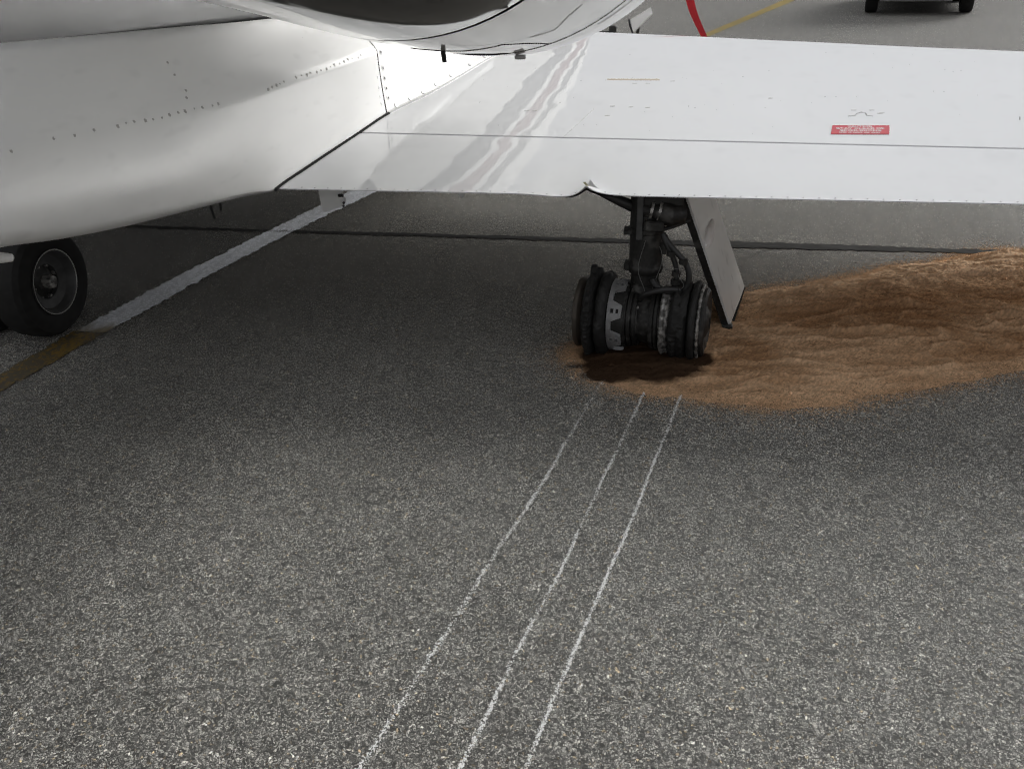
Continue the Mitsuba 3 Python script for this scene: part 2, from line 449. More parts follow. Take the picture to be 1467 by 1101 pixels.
def sand_ridges(P):
    """Raked and swept crests, 0 to 1."""
    W = sand_warp(P)
    r1 = (1 - np.abs(2 * NZ_(W, 1.3, 6.0, 9, 3) - 1)) ** 9
    r2 = (1 - np.abs(2 * NZ_(W + 5, 3.2, 13, 19, 3) - 1)) ** 8
    return r1, r2


def sand_height(P):
    d = seg_dist(P, SAND)
    x, y = P[:, 0], P[:, 1]
    d = d + 0.06 * (NZ_(P, 9, 9, 2, 5) - 0.5)
    e = np.clip(d / 0.30, 0, 1)
    e = e * e * (3 - 2 * e)
    e2 = np.clip(d / 0.10, 0, 1)
    back = np.clip((y - 0.45 - 0.22 * (x - 1.8)) / 0.5, 0, 1)
    mound = 0.010 + 0.040 * np.clip((x - 1.35) / 0.9, 0, 1) + 0.018 * np.exp(-((x - 2.95) / 0.45) ** 2 - ((y - 0.80) / 0.26) ** 2) + 0.014 * back * np.clip((x - 1.9) / 0.5, 0, 1)
    r1, r2 = sand_ridges(P)
    swirl = np.sin(60 * (np.hypot((x - 1.95) * 0.9, (y + 0.60) * 1.6)) + 5 * NZ_(P, 3, 3, 12))
    sw = np.exp(-((x - 1.9) / 0.34) ** 2 - ((y + 0.18) / 0.16) ** 2)
    h = e * mound * (0.55 + 0.9 * NZ_(P, 2.3, 3.6, 15))
    h += e2 * (0.015 * r1 + 0.011 * r2) + e * 0.005 * swirl * sw
    h += e2 * (0.016 * (NZ_(P, 13, 17, 21) - 0.5) + 0.007 * (NZ_(P, 42, 48, 23) - 0.5))
    yb = 0.17 + 0.035 * np.sin(2.6 * x) + 0.06 * (NZ_(np.c_[x, 0 * x], 2.0, 1, 31) - 0.5) - 0.05 * np.clip(x - 2.3, 0, 1)
    m = np.clip((x - 1.60) / 0.2, 0, 1) * e
    h += m * (0.020 * np.exp(-((y - yb) / 0.020) ** 2) - 0.010 * np.exp(-((y - yb - 0.06) / 0.05) ** 2))
    yb2 = 0.36 + 0.05 * np.sin(3.1 * x + 1) + 0.05 * (NZ_(np.c_[x, 0 * x], 3.0, 1, 33) - 0.5)
    h += m * 0.016 * np.exp(-((y - yb2) / 0.02) ** 2)
    h += e2 * 0.0009 * np.random.default_rng(len(P)).normal(0, 1, len(P)).clip(-1.5, 2.5)
    return h + np.clip(d * 0.12, -0.02, 0.006) - 0.0005


def sand_tone(P, seed=0):
    """Browns with moist patches, plus painted ridge shading and a sunlit back, darkest where the fluid has soaked in below the wheels."""
    x, y = P[:, 0], P[:, 1]
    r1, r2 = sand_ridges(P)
    g_ = np.random.default_rng(40 + seed).uniform(0, 1, len(P))
    k = 0.6 * NZ_(P, 40, 55, 5) + 0.4 * g_
    m = NZ_(P, 3.6, 5.2, 2, 4)
    sunlit_back = np.clip((y - 0.34 - 0.22 * (x - 1.7)) / 0.34, 0, 1)  # back of the sand coloured lighter, as if sunlit
    rim = np.clip(1 - seg_dist(P, SAND) / 0.16, 0, 1)
    shade_wet = 0.62 * np.clip((m - 0.34 + 0.25 * (k - 0.5)) / 0.30, 0, 1) * (1 - 0.85 * sunlit_back) * (1 - 0.6 * rim)  # moist patches, held off the back that is coloured as sunlit
    shade_wet = np.clip(shade_wet + 0.34 - 0.34 * sunlit_back - 0.30 * r1 - 0.40 * r2 ** 2 - 0.20 * rim, 0, 1)  # relief shading put into the colour: crests lightened, hollows left dark
    spot = np.exp(-((x - 3.0) / 0.16) ** 2 - ((y - 0.92) / 0.10) ** 2)
    shade_wet = np.clip(shade_wet + 0.5 * spot, 0, 1)[:, None]
    dry_lit = (np.array([0.55, 0.365, 0.225]) + sunlit_back[:, None] * np.array([0.17, 0.16, 0.135])) * (0.80 + 0.5 * k[:, None])  # sunlight on the back added into the sand colour
    damp_shaded = np.array([0.31, 0.175, 0.092]) * (0.75 + 0.6 * k[:, None])
    c = dry_lit * (1 - shade_wet) + damp_shaded * shade_wet
    c *= (0.78 + 0.44 * g_)[:, None]
    rr = np.hypot((x - 1.27) / 0.25, (y + 0.11) / 0.19) + 0.6 * (NZ_(P, 12, 12, 8) - 0.5)
    oil = np.clip((1.06 - rr) / 0.16, 0, 1)[:, None] * 0.94
    return c * (1 - oil) + np.array([0.022, 0.012, 0.008]) * oil


xs = np.arange(0.85, 3.75, 0.0055)
yv = np.arange(-0.55, 1.52, 0.0055)
Xs, Ys = np.meshgrid(xs, yv, indexing='ij')
PS = np.c_[Xs.ravel(), Ys.ravel()]
H = sand_height(PS)
sm = grid_mesh(np.stack([Xs, Ys, H.reshape(Xs.shape)], -1))
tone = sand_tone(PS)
keep = (sm.vertices[:, 2][sm.faces] > -0.001).any(1)
used = np.unique(sm.faces[keep])
remap = np.full(len(sm.vertices), -1)
remap[used] = np.arange(len(used))
sm = outward(trimesh.Trimesh(sm.vertices[used], remap[sm.faces[keep]], process=False), [2, 0.4, -20])
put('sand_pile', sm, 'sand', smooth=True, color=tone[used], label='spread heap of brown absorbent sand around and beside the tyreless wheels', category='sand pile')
# loose crumbs of sand thrown past its rim and clods on top
n = 42000
k = rng.integers(0, len(SAND), n)
f = rng.uniform(0, 1, n)[:, None]
base = SAND[k] * (1 - f) + np.roll(SAND, -1, axis=0)[k] * f
xy = base + rng.normal(0, 1, (n, 2)) * np.where(rng.uniform(0, 1, n) < 0.3, 0.085, 0.03)[:, None]
hz = np.maximum(sand_height(xy), 0)
size = rng.uniform(0.0012, 0.0034, n)
n2 = 9000
xy2 = np.c_[rng.uniform(1.05, 3.3, n2), rng.uniform(-0.35, 1.3, n2)]
xy2 = xy2[seg_dist(xy2, SAND) > 0.05]
h2 = np.maximum(sand_height(xy2), 0)
s2 = rng.uniform(0.0015, 0.0042, len(xy2)) * (1 + 1.8 * (rng.uniform(0, 1, len(xy2)) < 0.03))
allxy, alls, allz = np.vstack([xy, xy2]), np.r_[size, s2], np.r_[hz + size * 0.2, h2 + s2 * 0.2]
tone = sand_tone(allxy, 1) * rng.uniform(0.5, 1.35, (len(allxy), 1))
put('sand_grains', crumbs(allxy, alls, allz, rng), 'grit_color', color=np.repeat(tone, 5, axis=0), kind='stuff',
    label='stray sand grains and small clods strewn along the rim of the brown sand', category='sand grains')

# ------------------------------------------------------------------ aircraft
thing('aircraft', 'white business jet with burst right main tyres, standing on bare wheel rims in sand', 'aircraft')
TC = -0.60    # centre plane of the body


def zs(t):
    return 0.9 - 0.026 * (t - 0.87)


def ssil(t):
    return np.where(t < 3.0, 2.24 - 0.28 * (t - 0.87), 2.24 - 0.28 * 2.13 - 0.20 * (t - 3.0))


def upper(s, t):
    """Wing top: height at s forward, t outboard."""
    S = ssil(t)
    L = S + 0.1
    zz = zs(t)
    c = (0.155 * L - (zz - 0.62)) / L ** 2
    d = s + 0.1
    z = 0.62 + 0.155 * d - c * d * d
    m = 0.155 - 2 * c * L
    u = np.clip((s - S) / 0.14, 0, 1)
    zc = zz + m * 0.07
    herm = (2 * u ** 3 - 3 * u ** 2 + 1) * zz + (u ** 3 - 2 * u ** 2 + u) * 0.14 * m + (-2 * u ** 3 + 3 * u ** 2) * zc
    v = np.clip((s - S - 0.14) / 0.16, 0, 1)
    nose = 0.74 + (zc - 0.74) * np.sqrt(np.maximum(1 - v * v, 0))
    return np.where(s <= S, z, np.where(s <= S + 0.14, herm, nose))


def lower(s, t):
    S = ssil(t)
    LE = S + 0.30
    v = np.clip((s - S) / 0.30, 0, 1)
    zb = 0.605 - 0.055 * np.sin(np.clip((s + 0.1) / (S + 0.1), 0, 1) * np.pi * 0.55) + 0.02 * np.clip(t, 0, 6)* np.clip((s+0.1)/0.5, 0, 1)
    return np.where(s <= S, zb, 0.74 - (0.74 - zb) * np.sqrt(np.maximum(1 - v * v, 0)))


def wnormal(s, t):
    e = 1e-3
    return unit([-(upper(s, t + e) - upper(s, t - e)) / (2 * e), -(upper(s + e, t) - upper(s - e, t)) / (2 * e), 1])


def hinge(t):
    return 0.487 - 0.042 * t


def bent(s, t):
    """The crumpled spot in the flap's trailing edge."""
    near = np.exp(-np.clip(s + 0.10, 0, 9) / 0.055)
    near2 = np.exp(-np.clip(s + 0.10, 0, 9) / 0.15)
    d = np.abs(t - 1.055)
    left = np.where(t < 1.055, 1.0, 1.35)
    return near * 0.040 * np.exp(-d / (0.030 * left)) - near2 * 0.010 * np.exp(-((t - 0.99) / 0.10) ** 2) * (d > 0.0)


TIP = 5.6
# main wing from just ahead of the hinge line to the leading edge
ts = np.r_[np.linspace(-0.45, 3.2, 70), np.linspace(3.3, TIP, 18)]
rows_u, rows_l = [], []
for t in ts:
    S0, LE = hinge(t) + 0.0075, float(ssil(t)) + 0.30
    x = np.r_[S0 + (LE - S0) * np.linspace(0, 1, 60) ** 1.0]
    x = np.r_[S0 + 0.001, x[1:-6], LE - (LE - x[-7]) * (np.linspace(0.85, 0, 14) ** 2)]
    zu_ = upper(x, np.full_like(x, t))
    zl_ = lower(x, np.full_like(x, t))
    rows_u.append(np.c_[np.full_like(x, t), x, zu_])
    rows_l.append(np.c_[np.full_like(x, t), x, zl_])
U, Lw = np.array(rows_u), np.array(rows_l)
loop = np.concatenate([U, Lw[:, ::-1][:, 1:]], axis=1)
wing = outward(grid_mesh(loop, close_v=True))
tipcap = outward(trimesh.Trimesh(loop[-1], [[0, i, i + 1] for i in range(1, loop.shape[1] - 1)], process=False), [0, 1, 0.75])
put('aircraft__wing', cat([wing, tipcap]), 'wing_paint', smooth=35, label='glossy white right wing seen from above')

# flap (trailing edge panel)
tf = np.unique(np.r_[np.linspace(-0.30, 0.8, 36), np.linspace(0.8, 1.3, 90), np.linspace(1.3, 3.9, 60)])
rows = []
for t in tf:
    S1 = hinge(t) - 0.0075
    x = -0.10 + (S1 + 0.10) * np.r_[np.linspace(0, 0.35, 14), np.linspace(0.4, 1, 10)]
    tt = np.full_like(x, t)
    zb = bent(x, tt)
    up_ = np.c_[tt, x, upper(x, tt) + zb]
    lo_ = np.c_[tt, x, np.maximum(lower(x, tt), upper(x, tt) + zb - 0.0032 - 0.22 * (x + 0.10))]
    rows.append(np.concatenate([up_, lo_[::-1]]))
rows = np.array(rows)
flap = outward(grid_mesh(rows, close_v=True))
caps = [trimesh.Trimesh(r_, [[i, i + 1, len(r_) - 1 - i] for i in range(len(r_) // 2 - 1)] + [[i + 1, len(r_) - 2 - i, len(r_) - 1 - i] for i in range(len(r_) // 2 - 1)], process=False) for r_ in (rows[0], rows[-1])]
put('aircraft__flap', cat([flap] + caps), 'wing_paint', smooth=40, label='white flap along the trailing edge, its edge bent up above the wheels')
# dark floor of the hinge gap and of the bent edge
gp = []
for t in np.linspace(-0.2, 3.9, 40):
    h = hinge(t)
    z = float(upper(h, t))
    gp.append([[t, h - 0.016, z - 0.014], [t, h + 0.016, z - 0.010]])
put('aircraft__hinge_gap', outward(grid_mesh(np.array(gp)), [1, 0.4, -9]), 'dark_inside')
inner = []
for t in np.linspace(0.985, 1.15, 30):
    zt = float(upper(-0.085, t) + bent(np.array(-0.085), np.array(t)))
    inner.append([[t, -0.086, zt - 0.006], [t, -0.084, zt - 0.013], [t, 0.10, 0.600], [t, 0.10, 0.612]])
put('aircraft__flap__torn_gap', grid_mesh(np.array(inner)[:, :, :], close_v=True), 'dark_inside')


def flake(pts, thick=0.0012):
    m = trimesh.Trimesh(np.array(pts), [[0, 1, 2]] + ([[0, 2, 3]] if len(pts) > 3 else []), process=False).subdivide().subdivide()
    v = m.vertices.copy()
    v += 0.0025 * (np.stack([meshkit.noise(v * 90, s_) for s_ in (1, 2, 3)], -1) - 0.5)
    return trimesh.Trimesh(v, m.faces, process=False)


zt = 0.66
put('aircraft__flap__torn_skin', flake([(1.062, -0.106, zt - 0.006), (1.070, -0.104, zt + 0.014), (1.084, -0.098, zt - 0.006), (1.098, -0.094, zt - 0.020)]), 'torn_white',
    label='curled white sliver of torn skin at the bent flap edge')
put('aircraft__flap__torn_skin', flake([(1.046, -0.108, zt + 0.004), (1.053, -0.106, zt + 0.006), (1.068, -0.102, zt - 0.010), (1.058, -0.108, zt - 0.008)]), 'primer_yellow',
    label='yellowish flake of bare primer at the bent flap edge')
put('aircraft__flap__torn_skin', flake([(1.030, -0.110, zt - 0.028), (1.052, -0.108, zt - 0.012), (1.050, -0.108, zt - 0.018)]), 'torn_white')


def wstrip(pts, w, h=0.0012):
    """Thin raised bead along a polyline of (t, s) points lying on the wing top."""
    pts = np.asarray(pts, float)
    P = []
    d = np.r_[0, np.cumsum(np.linalg.norm(np.diff(pts, axis=0), axis=1))]
    n_ = max(2, int(d[-1] / 0.03) + 1)
    q = np.stack([np.interp(np.linspace(0, d[-1], n_), d, pts[:, k_]) for k_ in (0, 1)], -1)
    tg = np.gradient(q, axis=0)
    tg /= np.linalg.norm(tg, axis=1, keepdims=True)
    for (t, s), g_ in zip(q, tg):
        nr = np.array([g_[1], -g_[0]])
        row = []
        for off, up_ in ((-w / 2, -0.001), (-w / 2, h), (w / 2, h), (w / 2, -0.001)):
            a_, b_ = t + nr[0] * off, s + nr[1] * off
            row.append([a_, b_, float(upper(b_, a_)) + up_])
        P.append(row)
    return outward(grid_mesh(np.array(P), close_v=True))


put('aircraft__wing__panel_seam', wstrip([(0.902, 0.452), (0.945, 0.628), (0.985, 0.813)], 0.0024, 0.0008), 'mark_pale')
put('aircraft__wing__panel_seam', wstrip([(2.005, 0.729), (2.029, 0.729), (2.052, 0.782), (2.078, 0.782), (2.077, 0.731), (2.10, 0.729)], 0.0035), 'seam_soft')
put('aircraft__wing__panel_seam', wstrip([(2.626, 0.691), (2.636, 0.732)], 0.004), 'seam_soft')
put('aircraft__wing__wear_strip', wstrip([(0.998, 1.269), (1.24, 1.264)], 0.020), 'beige_mark', label='thin beige strip on the wing near the leading edge')
marks = [(2.036, 0.808), (2.106, 0.809), (2.138, 0.773), (2.130, 0.765), (1.06, 0.85), (1.14, 0.84), (1.21, 0.83), (1.13, 1.20), (1.19, 1.20), (0.70, 0.78), (0.735, 0.78), (1.72, 0.97), (1.30, 1.24), (1.05, 0.72)]
put('aircraft__wing__scuff_mark', cat([wstrip([(t - 0.010, s), (t + 0.010, s + 0.001)], 0.008) for t, s in marks]), 'mark_pale', kind='stuff')
spots = [(rng.uniform(0.3, 2.7), rng.uniform(0.5, 1.9)) for _ in range(60)]
put('aircraft__wing__dirt_spot', cat([disc([t, s, float(upper(s, t)) + 0.0004], wnormal(s, t), rng.uniform(0.001, 0.0028), 0.001, 7) for t, s in spots]), 'seam_soft', kind='stuff')
# row of tiny fasteners along the trailing edge
te = [disc([t, -0.088, float(upper(-0.088, t) + bent(np.array(-0.088), np.array(t))) + 0.0003], wnormal(-0.088, t), 0.0028, 0.0012, 8) for t in np.arange(-0.03, 2.8, 0.05)]
put('aircraft__flap__rivet', cat(te), 'seam_soft', kind='stuff')

# placard, lying on the wing
A = np.array([1.935, 0.610]); B = np.array([2.145, 0.613]); C = np.array([1.917, 0.512])


def on_wing(u, v, h):
    q = A + (B - A) * u + (C - A) * v
    return np.array([q[0], q[1], float(upper(q[1], q[0])) + h])


o_, ex, ey = on_wing(0, 1, 0.0016), on_wing(1, 1, 0.0016) - on_wing(0, 1, 0.0016), on_wing(0, 0, 0.0016) - on_wing(0, 1, 0.0016)
wid, hei = np.linalg.norm(ex), np.linalg.norm(ey)
put('aircraft__placard', slab([(0, 0), (wid, 0), (wid + 0.0 + (A - C)[0], hei), ((A - C)[0], hei)], o_, ex, np.cross(np.cross(ex, ey), ex), 0.0016), 'placard_red',
    label='red warning placard with white capitals on the wing')


def lettering(txt, u0, v0, width, height):
    m = meshkit.text_mesh(txt, 1.0, 0.0008, bold=True)
    lo, hi = m.bounds
    m.apply_translation([-lo[0], -lo[1], 0])
    m.apply_scale([width / (hi[0] - lo[0]), height / (hi[1] - lo[1]), 1])
    eu, ev = unit(ex), unit(np.cross(np.cross(ex, ey), ex))
    M = np.eye(4)
    M[:3, 0], M[:3, 1], M[:3, 2] = eu, ev, np.cross(eu, ev)
    M[:3, 3] = o_ + eu * u0 + ev * v0 + np.cross(eu, ev) * 0.0009
    m.apply_transform(M)
    return m


put('aircraft__placard__lettering', lettering('CAUTION', wid * 0.30 + 0.01, hei * 0.765, wid * 0.42, hei * 0.17), 'placard_white')
put('aircraft__placard__lettering', lettering('STAY CLEAR OF', wid * 0.08 + 0.01, hei * 0.53, wid * 0.84, hei * 0.17), 'placard_white')
put('aircraft__placard__lettering', lettering('SPOILERONS', wid * 0.14 + 0.008, hei * 0.285, wid * 0.72, hei * 0.18), 'placard_white')
small = [slab([(0, 0), (w_, 0), (w_, 0.006), (0, 0.006)], o_ + unit(ex) * x_ + unit(ey) * hei * 0.11 + np.array([0, 0, 0.0016]), ex, np.cross(np.cross(ex, ey), ex), 0.001)
         for x_, w_ in ((0.030, 0.028), (0.063, 0.012), (0.080, 0.034), (0.120, 0.020), (0.146, 0.032))]
put('aircraft__placard__small_print', cat(small), 'placard_white')

# ---- wing root fairing
sk = PchipInterpolator
fU = sk([-4.6, -3.2, -1.23, -0.98, -0.67, -0.29, 0.16, 0.75, 1.5, 3.4], np.array([[-0.50, 1.53], [-0.34, 1.34], [-0.24, 1.230], [-0.24, 1.217], [-0.235, 1.203], [-0.225, 1.186], [-0.205, 1.164], [-0.13, 1.145], [0.06, 1.15], [0.24, 1.16]]))
fK = sk([-4.6, -3.2, -1.37, -1.125, -0.82, -0.42, -0.157, 0.137, 0.417, 0.73, 1.5, 3.4], np.array([[-0.40, 1.42], [-0.18, 1.20], [-0.10, 1.018], [-0.10, 1.008], [-0.10, 0.986], [-0.08, 0.966], [-0.06, 0.966], [-0.03, 0.972], [0.0, 0.978], [0.04, 0.992], [0.15, 1.02], [0.30, 1.04]]))
fM = sk([-4.6, -3.2, -1.4, -0.8, -0.1, 0.3, 0.70, 1.07, 1.70, 2.0, 3.4], np.array([[-0.40, 1.36], [-0.17, 1.12], [-0.082, 0.925], [-0.075, 0.85], [-0.058, 0.79], [-0.005, 0.82], [0.062, 0.85], [0.13, 0.89], [0.235, 0.94], [0.30, 0.96], [0.37, 0.98]]))
fL = sk([-4.6, -3.2, -1.43, -1.2, -0.958, -0.75, -0.5, -0.26, -0.107, 0.1, 0.487, 0.69, 1.065, 1.348, 1.691, 2.0, 3.4],
        np.array([[-0.42, 1.31], [-0.18, 1.06], [-0.085, 0.858], [-0.085, 0.808], [-0.085, 0.763], [-0.085, 0.730], [-0.085, 0.690], [-0.082, 0.652], [-0.073, 0.621], [-0.032, 0.652], [0.047, 0.708], [0.085, 0.735], [0.21, 0.781], [0.276, 0.813], [0.344, 0.849], [0.434, 0.879], [0.46, 0.88]]))
fB = sk([-4.6, -3.2, -1.43, -1.2, -0.958, -0.75, -0.5, -0.26, -0.05, 0.69, 2.0, 3.4], np.array([[-0.45, 1.28], [-0.22, 1.02], [-0.125, 0.822], [-0.125, 0.774], [-0.125, 0.731], [-0.125, 0.700], [-0.125, 0.664], [-0.12, 0.630], [-0.10, 0.602], [0.03, 0.60], [0.30, 0.56], [0.33, 0.56]]))


def fair_section(s):
    u, k_, m_, l_, b_ = fU(s), fK(s), fM(s), fL(s), fB(s)
    tc = TC if s > -3.2 else TC
    keel = np.array([TC, b_[1] - 0.02])
    top = [u + (k_ - u) * f_ + np.array([0.006, 0]) * 4 * f_ * (1 - f_) for f_ in np.linspace(0, 1, 9)]
    ctl = np.array([u + (k_ - u) * 0.75, k_, m_, l_])
    # smooth lower facet: a Bezier-like blend from the knuckle to the lip
    q = np.linspace(0, 1, 17)[1:, None]
    lowf = (1 - q) ** 2 * k_ + 2 * q * (1 - q) * (2 * m_ - 0.5 * (k_ + l_)) + q ** 2 * l_
    q = np.linspace(0, 1, 7)[1:, None]
    und = l_ * (1 - q) + b_ * q + np.array([0.004, -0.003]) * 4 * q * (1 - q)
    q = np.linspace(0, 1, 10)[1:, None]
    c1 = np.array([b_[0] - 0.05, b_[1] - 0.015])
    bel = (1 - q) ** 2 * b_ + 2 * q * (1 - q) * c1 + q ** 2 * keel
    half = np.vstack([[u + np.array([-0.02, 0.0])], top, lowf, und, bel])
    other = half[:-1][::-1].copy()
    other[:, 0] = 2 * TC - other[:, 0]
    return np.vstack([half, other])


def skew(s, z):
    """The panel seam leans forward with height."""
    return 0.40 * (np.clip(z, 0.70, 1.15) - 0.75) * math.exp(-((s - 0.73) / 0.45) ** 2)


def fairing(sv):
    P = []
    for s in sv:
        k_ = math.sqrt(max(1 - (max(s - 3.2, 0) / 0.9) ** 2, 0))
        P.append([(TC + (p_[0] - TC) * k_, s + skew(s, p_[1]), 1.05 + (p_[1] - 1.05) * k_) for p_ in fair_section(min(s, 3.4))])
    return outward(grid_mesh(np.array(P)))


put('aircraft__fairing', fairing(np.linspace(-4.6, 0.722, 150)), 'body_paint', smooth=38, label='white lower body fairing, dull above its dirty rivet row and bright below')
put('aircraft__fairing__root_panel', fairing(np.linspace(0.730, 4.1, 90)), 'body_paint', smooth=38, label='white wing root panel held by round fasteners')
fr = np.array([fair_section(0.70) * 1.0, fair_section(0.75) * 1.0])
cen = np.array([TC, 0.9])
P = np.array([[(cen[0] + (p_[0] - cen[0]) * 0.985, s + skew(s, p_[1]), cen[1] + (p_[1] - cen[1]) * 0.985) for p_ in fair_section(s)] for s in (0.70, 0.726, 0.755)])
put('aircraft__fairing__seam_backing', outward(grid_mesh(P)), 'dark_inside')


def fpoint(s, f_):
    """Point and normal on the right side of the fairing; f_ 0 at the upper edge, 1 the knuckle, 2 the lip."""
    def at(s_, g_):
        sec = fair_section(s_)
        i = np.interp(g_, [0, 1, 2], [1, 9, 25])
        z_ = np.interp(i, np.arange(len(sec)), sec[:, 1])
        return np.array([np.interp(i, np.arange(len(sec)), sec[:, 0]), s_ + skew(s_, z_), z_])
    p_ = at(s, f_)
    n_ = np.cross(at(s + 0.01, f_) - p_, at(s, f_ + 0.02) - p_)
    n_ = unit(n_)
    return p_, n_ if n_[0] > 0 else -n_


# seam lines: wing to fairing joint, front edge of the root panel
def joint(sv, r, off):
    pts = []
    for s in sv:
        l_ = fL(s)
        pts.append([l_[0] + off, s, float(upper(s, l_[0] + off)) + 0.001])
    return tube(pts, r, 8)


put('aircraft__fairing__edge_seal', joint(np.linspace(-0.115, 0.735, 30), 0.0062, 0.003), 'seam_dark', label='black gap between the flap end and the fairing')
put('aircraft__fairing__edge_seal', joint(np.linspace(0.735, 2.3, 40), 0.0038, 0.003), 'fastener_metal')
for f_ in (1.05, 1.27, 1.42, 1.58, 1.74):
    p_, n_ = fpoint(0.757, f_)
    put('aircraft__fairing__fastener', disc(p_, n_, 0.0105, 0.004, 18), 'fastener_metal')
    put('aircraft__fairing__fastener_core', disc(p_ + n_ * 0.001, n_, 0.0045, 0.0045, 12), 'seam_dark')
for f_ in (1.36, 1.52, 1.66, 1.78):
    p_, n_ = fpoint(0.700, f_)
    put('aircraft__fairing__fastener', disc(p_, n_, 0.006, 0.003, 14), 'fastener_metal')
for s in (0.80, 0.90, 1.00, 1.12, 1.28, 1.50, 1.68):
    p_, n_ = fpoint(s, 1.93)
    put('aircraft__fairing__fastener', disc(p_ + n_ * 0.001, n_, 0.0105, 0.004, 16), 'fastener_metal')
riv = []
for s in np.r_[-1.33, -1.18, -1.10, -1.03, np.arange(-0.92, -0.48, 0.042), -0.44, -0.41, np.arange(-0.10, 0.02, 0.03), np.arange(0.10, 0.62, 0.035)]:
    p_, n_ = fpoint(s + rng.uniform(-0.006, 0.006), 0.99 + rng.uniform(-0.02, 0.02))
    riv.append(disc(p_, n_, rng.uniform(0.003, 0.0062), 0.0024, 9))
for s, f_ in ((-1.26, 0.35), (-0.52, 0.55), (-0.52, 0.75), (-0.54, 0.83), (-0.51, 0.40)):
    p_, n_ = fpoint(s, f_)
    riv.append(disc(p_, n_, 0.0045, 0.0024, 9))
put('aircraft__fairing__rivet', cat(riv), 'rivet_dirt', kind='stuff', label='row of dirty rivet heads along the fairing crease')
for i, (s, t, ln, lean) in enumerate(((-0.225, -0.30, 0.578, 0), (-0.18, -0.30, 0.525, 0.010), (-0.11, -0.30, 0.535, 0))):
    zb = fB(s)[1] - 0.015
    put('aircraft__fairing__drain_mast', tube([[t - lean, s, zb + 0.02], [t, s, (zb + ln) / 2], [t + lean, s - 0.005, ln]], [0.0045, 0.0045, 0.004], 10), 'seam_dark')
put('aircraft__fairing__tail_cone', outward(trimesh.creation.revolve([[0, 0], [0.009, 0.004], [0.013, 0.025], [0.014, 0.06], [0, 0.06]], sections=20).apply_transform(
    trimesh.geometry.align_vectors([0, 0, 1], unit([-0.8, -0.5, 0.15]))).apply_translation([-0.165, -1.34, 0.768])), 'body_paint', smooth=40, label='small white blister tip below the fairing')

# ---- fuselage barrel with livery stripes
fw = sk([-5.2, -4.2, -3.0, -1.3, 0.16, 1.0, 2.0, 3.5, 5.0, 6.5, 7.6, 8.3], [0.06, 0.20, 0.30, 0.405, 0.435, 0.58, 0.82, 1.00, 1.05, 0.95, 0.55, 0.04])
fc = sk([-5.2, -4.2, -3.0, -1.3, 6.0, 8.3], [2.15, 2.0, 1.85, 1.75, 1.75, 1.30])
fh = sk([-5.2, -4.2, -3.0, -1.3, 6.0, 7.4, 8.3], [0.08, 0.35, 0.62, 0.85, 0.85, 0.55, 0.05])


def barrel(sv, phis, grow=0.0, n_=2.6):
    P = []
    for s in sv:
        c_, s_ = np.cos(phis), np.sin(phis)
        x_ = TC + (fw(s) + grow) * np.sign(c_) * np.abs(c_) ** (2 / n_)
        z_ = fc(s) + (fh(s) + grow) * np.sign(s_) * np.abs(s_) ** (2 / n_)
        P.append(np.c_[x_, np.full_like(x_, s), z_])
    return np.array(P)


ph = np.linspace(0, 2 * np.pi, 72, endpoint=False)
put('aircraft__fuselage', outward(grid_mesh(barrel(np.linspace(0.9, 8.3, 70), ph), close_v=True)), 'satin_white', smooth=True, label='white forward fuselage, seen mirrored in the wing')
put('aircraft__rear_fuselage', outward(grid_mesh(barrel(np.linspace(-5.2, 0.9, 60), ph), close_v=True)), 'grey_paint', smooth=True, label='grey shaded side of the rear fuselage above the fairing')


def stripe(z0, z1, s0, s1):
    P = []
    for s in np.linspace(s0, s1, 40):
        r_ = []
        for z in np.linspace(z0, z1, 6):
            k_ = (z - fc(s)) / fh(s)
            r_.append([TC + (fw(s) + 0.002) * (1 - abs(k_) ** 2.6) ** (1 / 2.6), s, z])
        P.append(r_)
    return outward(grid_mesh(np.array(P)), [TC, 3, 1.7])


put('aircraft__fuselage__livery_stripe', stripe(1.44, 1.585, 0.95, 6.4), 'stripe_grey', label='grey livery stripe')
put('aircraft__fuselage__livery_stripe', stripe(1.635, 1.745, 0.95, 6.4), 'stripe_maroon', label='dull maroon livery stripe')
put('aircraft__fuselage__livery_stripe', stripe(1.80, 1.89, 0.95, 6.4), 'stripe_grey')

# ---- engine nacelle
NX, NZ = 0.912, 1.695
nr = sk([-2.6, -2.1, -1.6, -1.1, -0.6, -0.1, 0.5, 1.0, 1.18, 1.22], [0.26, 0.341, 0.429, 0.505, 0.558, 0.554, 0.50, 0.44, 0.415, 0.40])


def nac(sv, grow=0.0, n_=96):
    a_ = np.linspace(0, 2 * np.pi, n_, endpoint=False)
    return np.array([np.c_[NX + (nr(s) + grow) * np.cos(a_), np.full(n_, s), NZ + (nr(s) + grow) * np.sin(a_)] for s in sv])


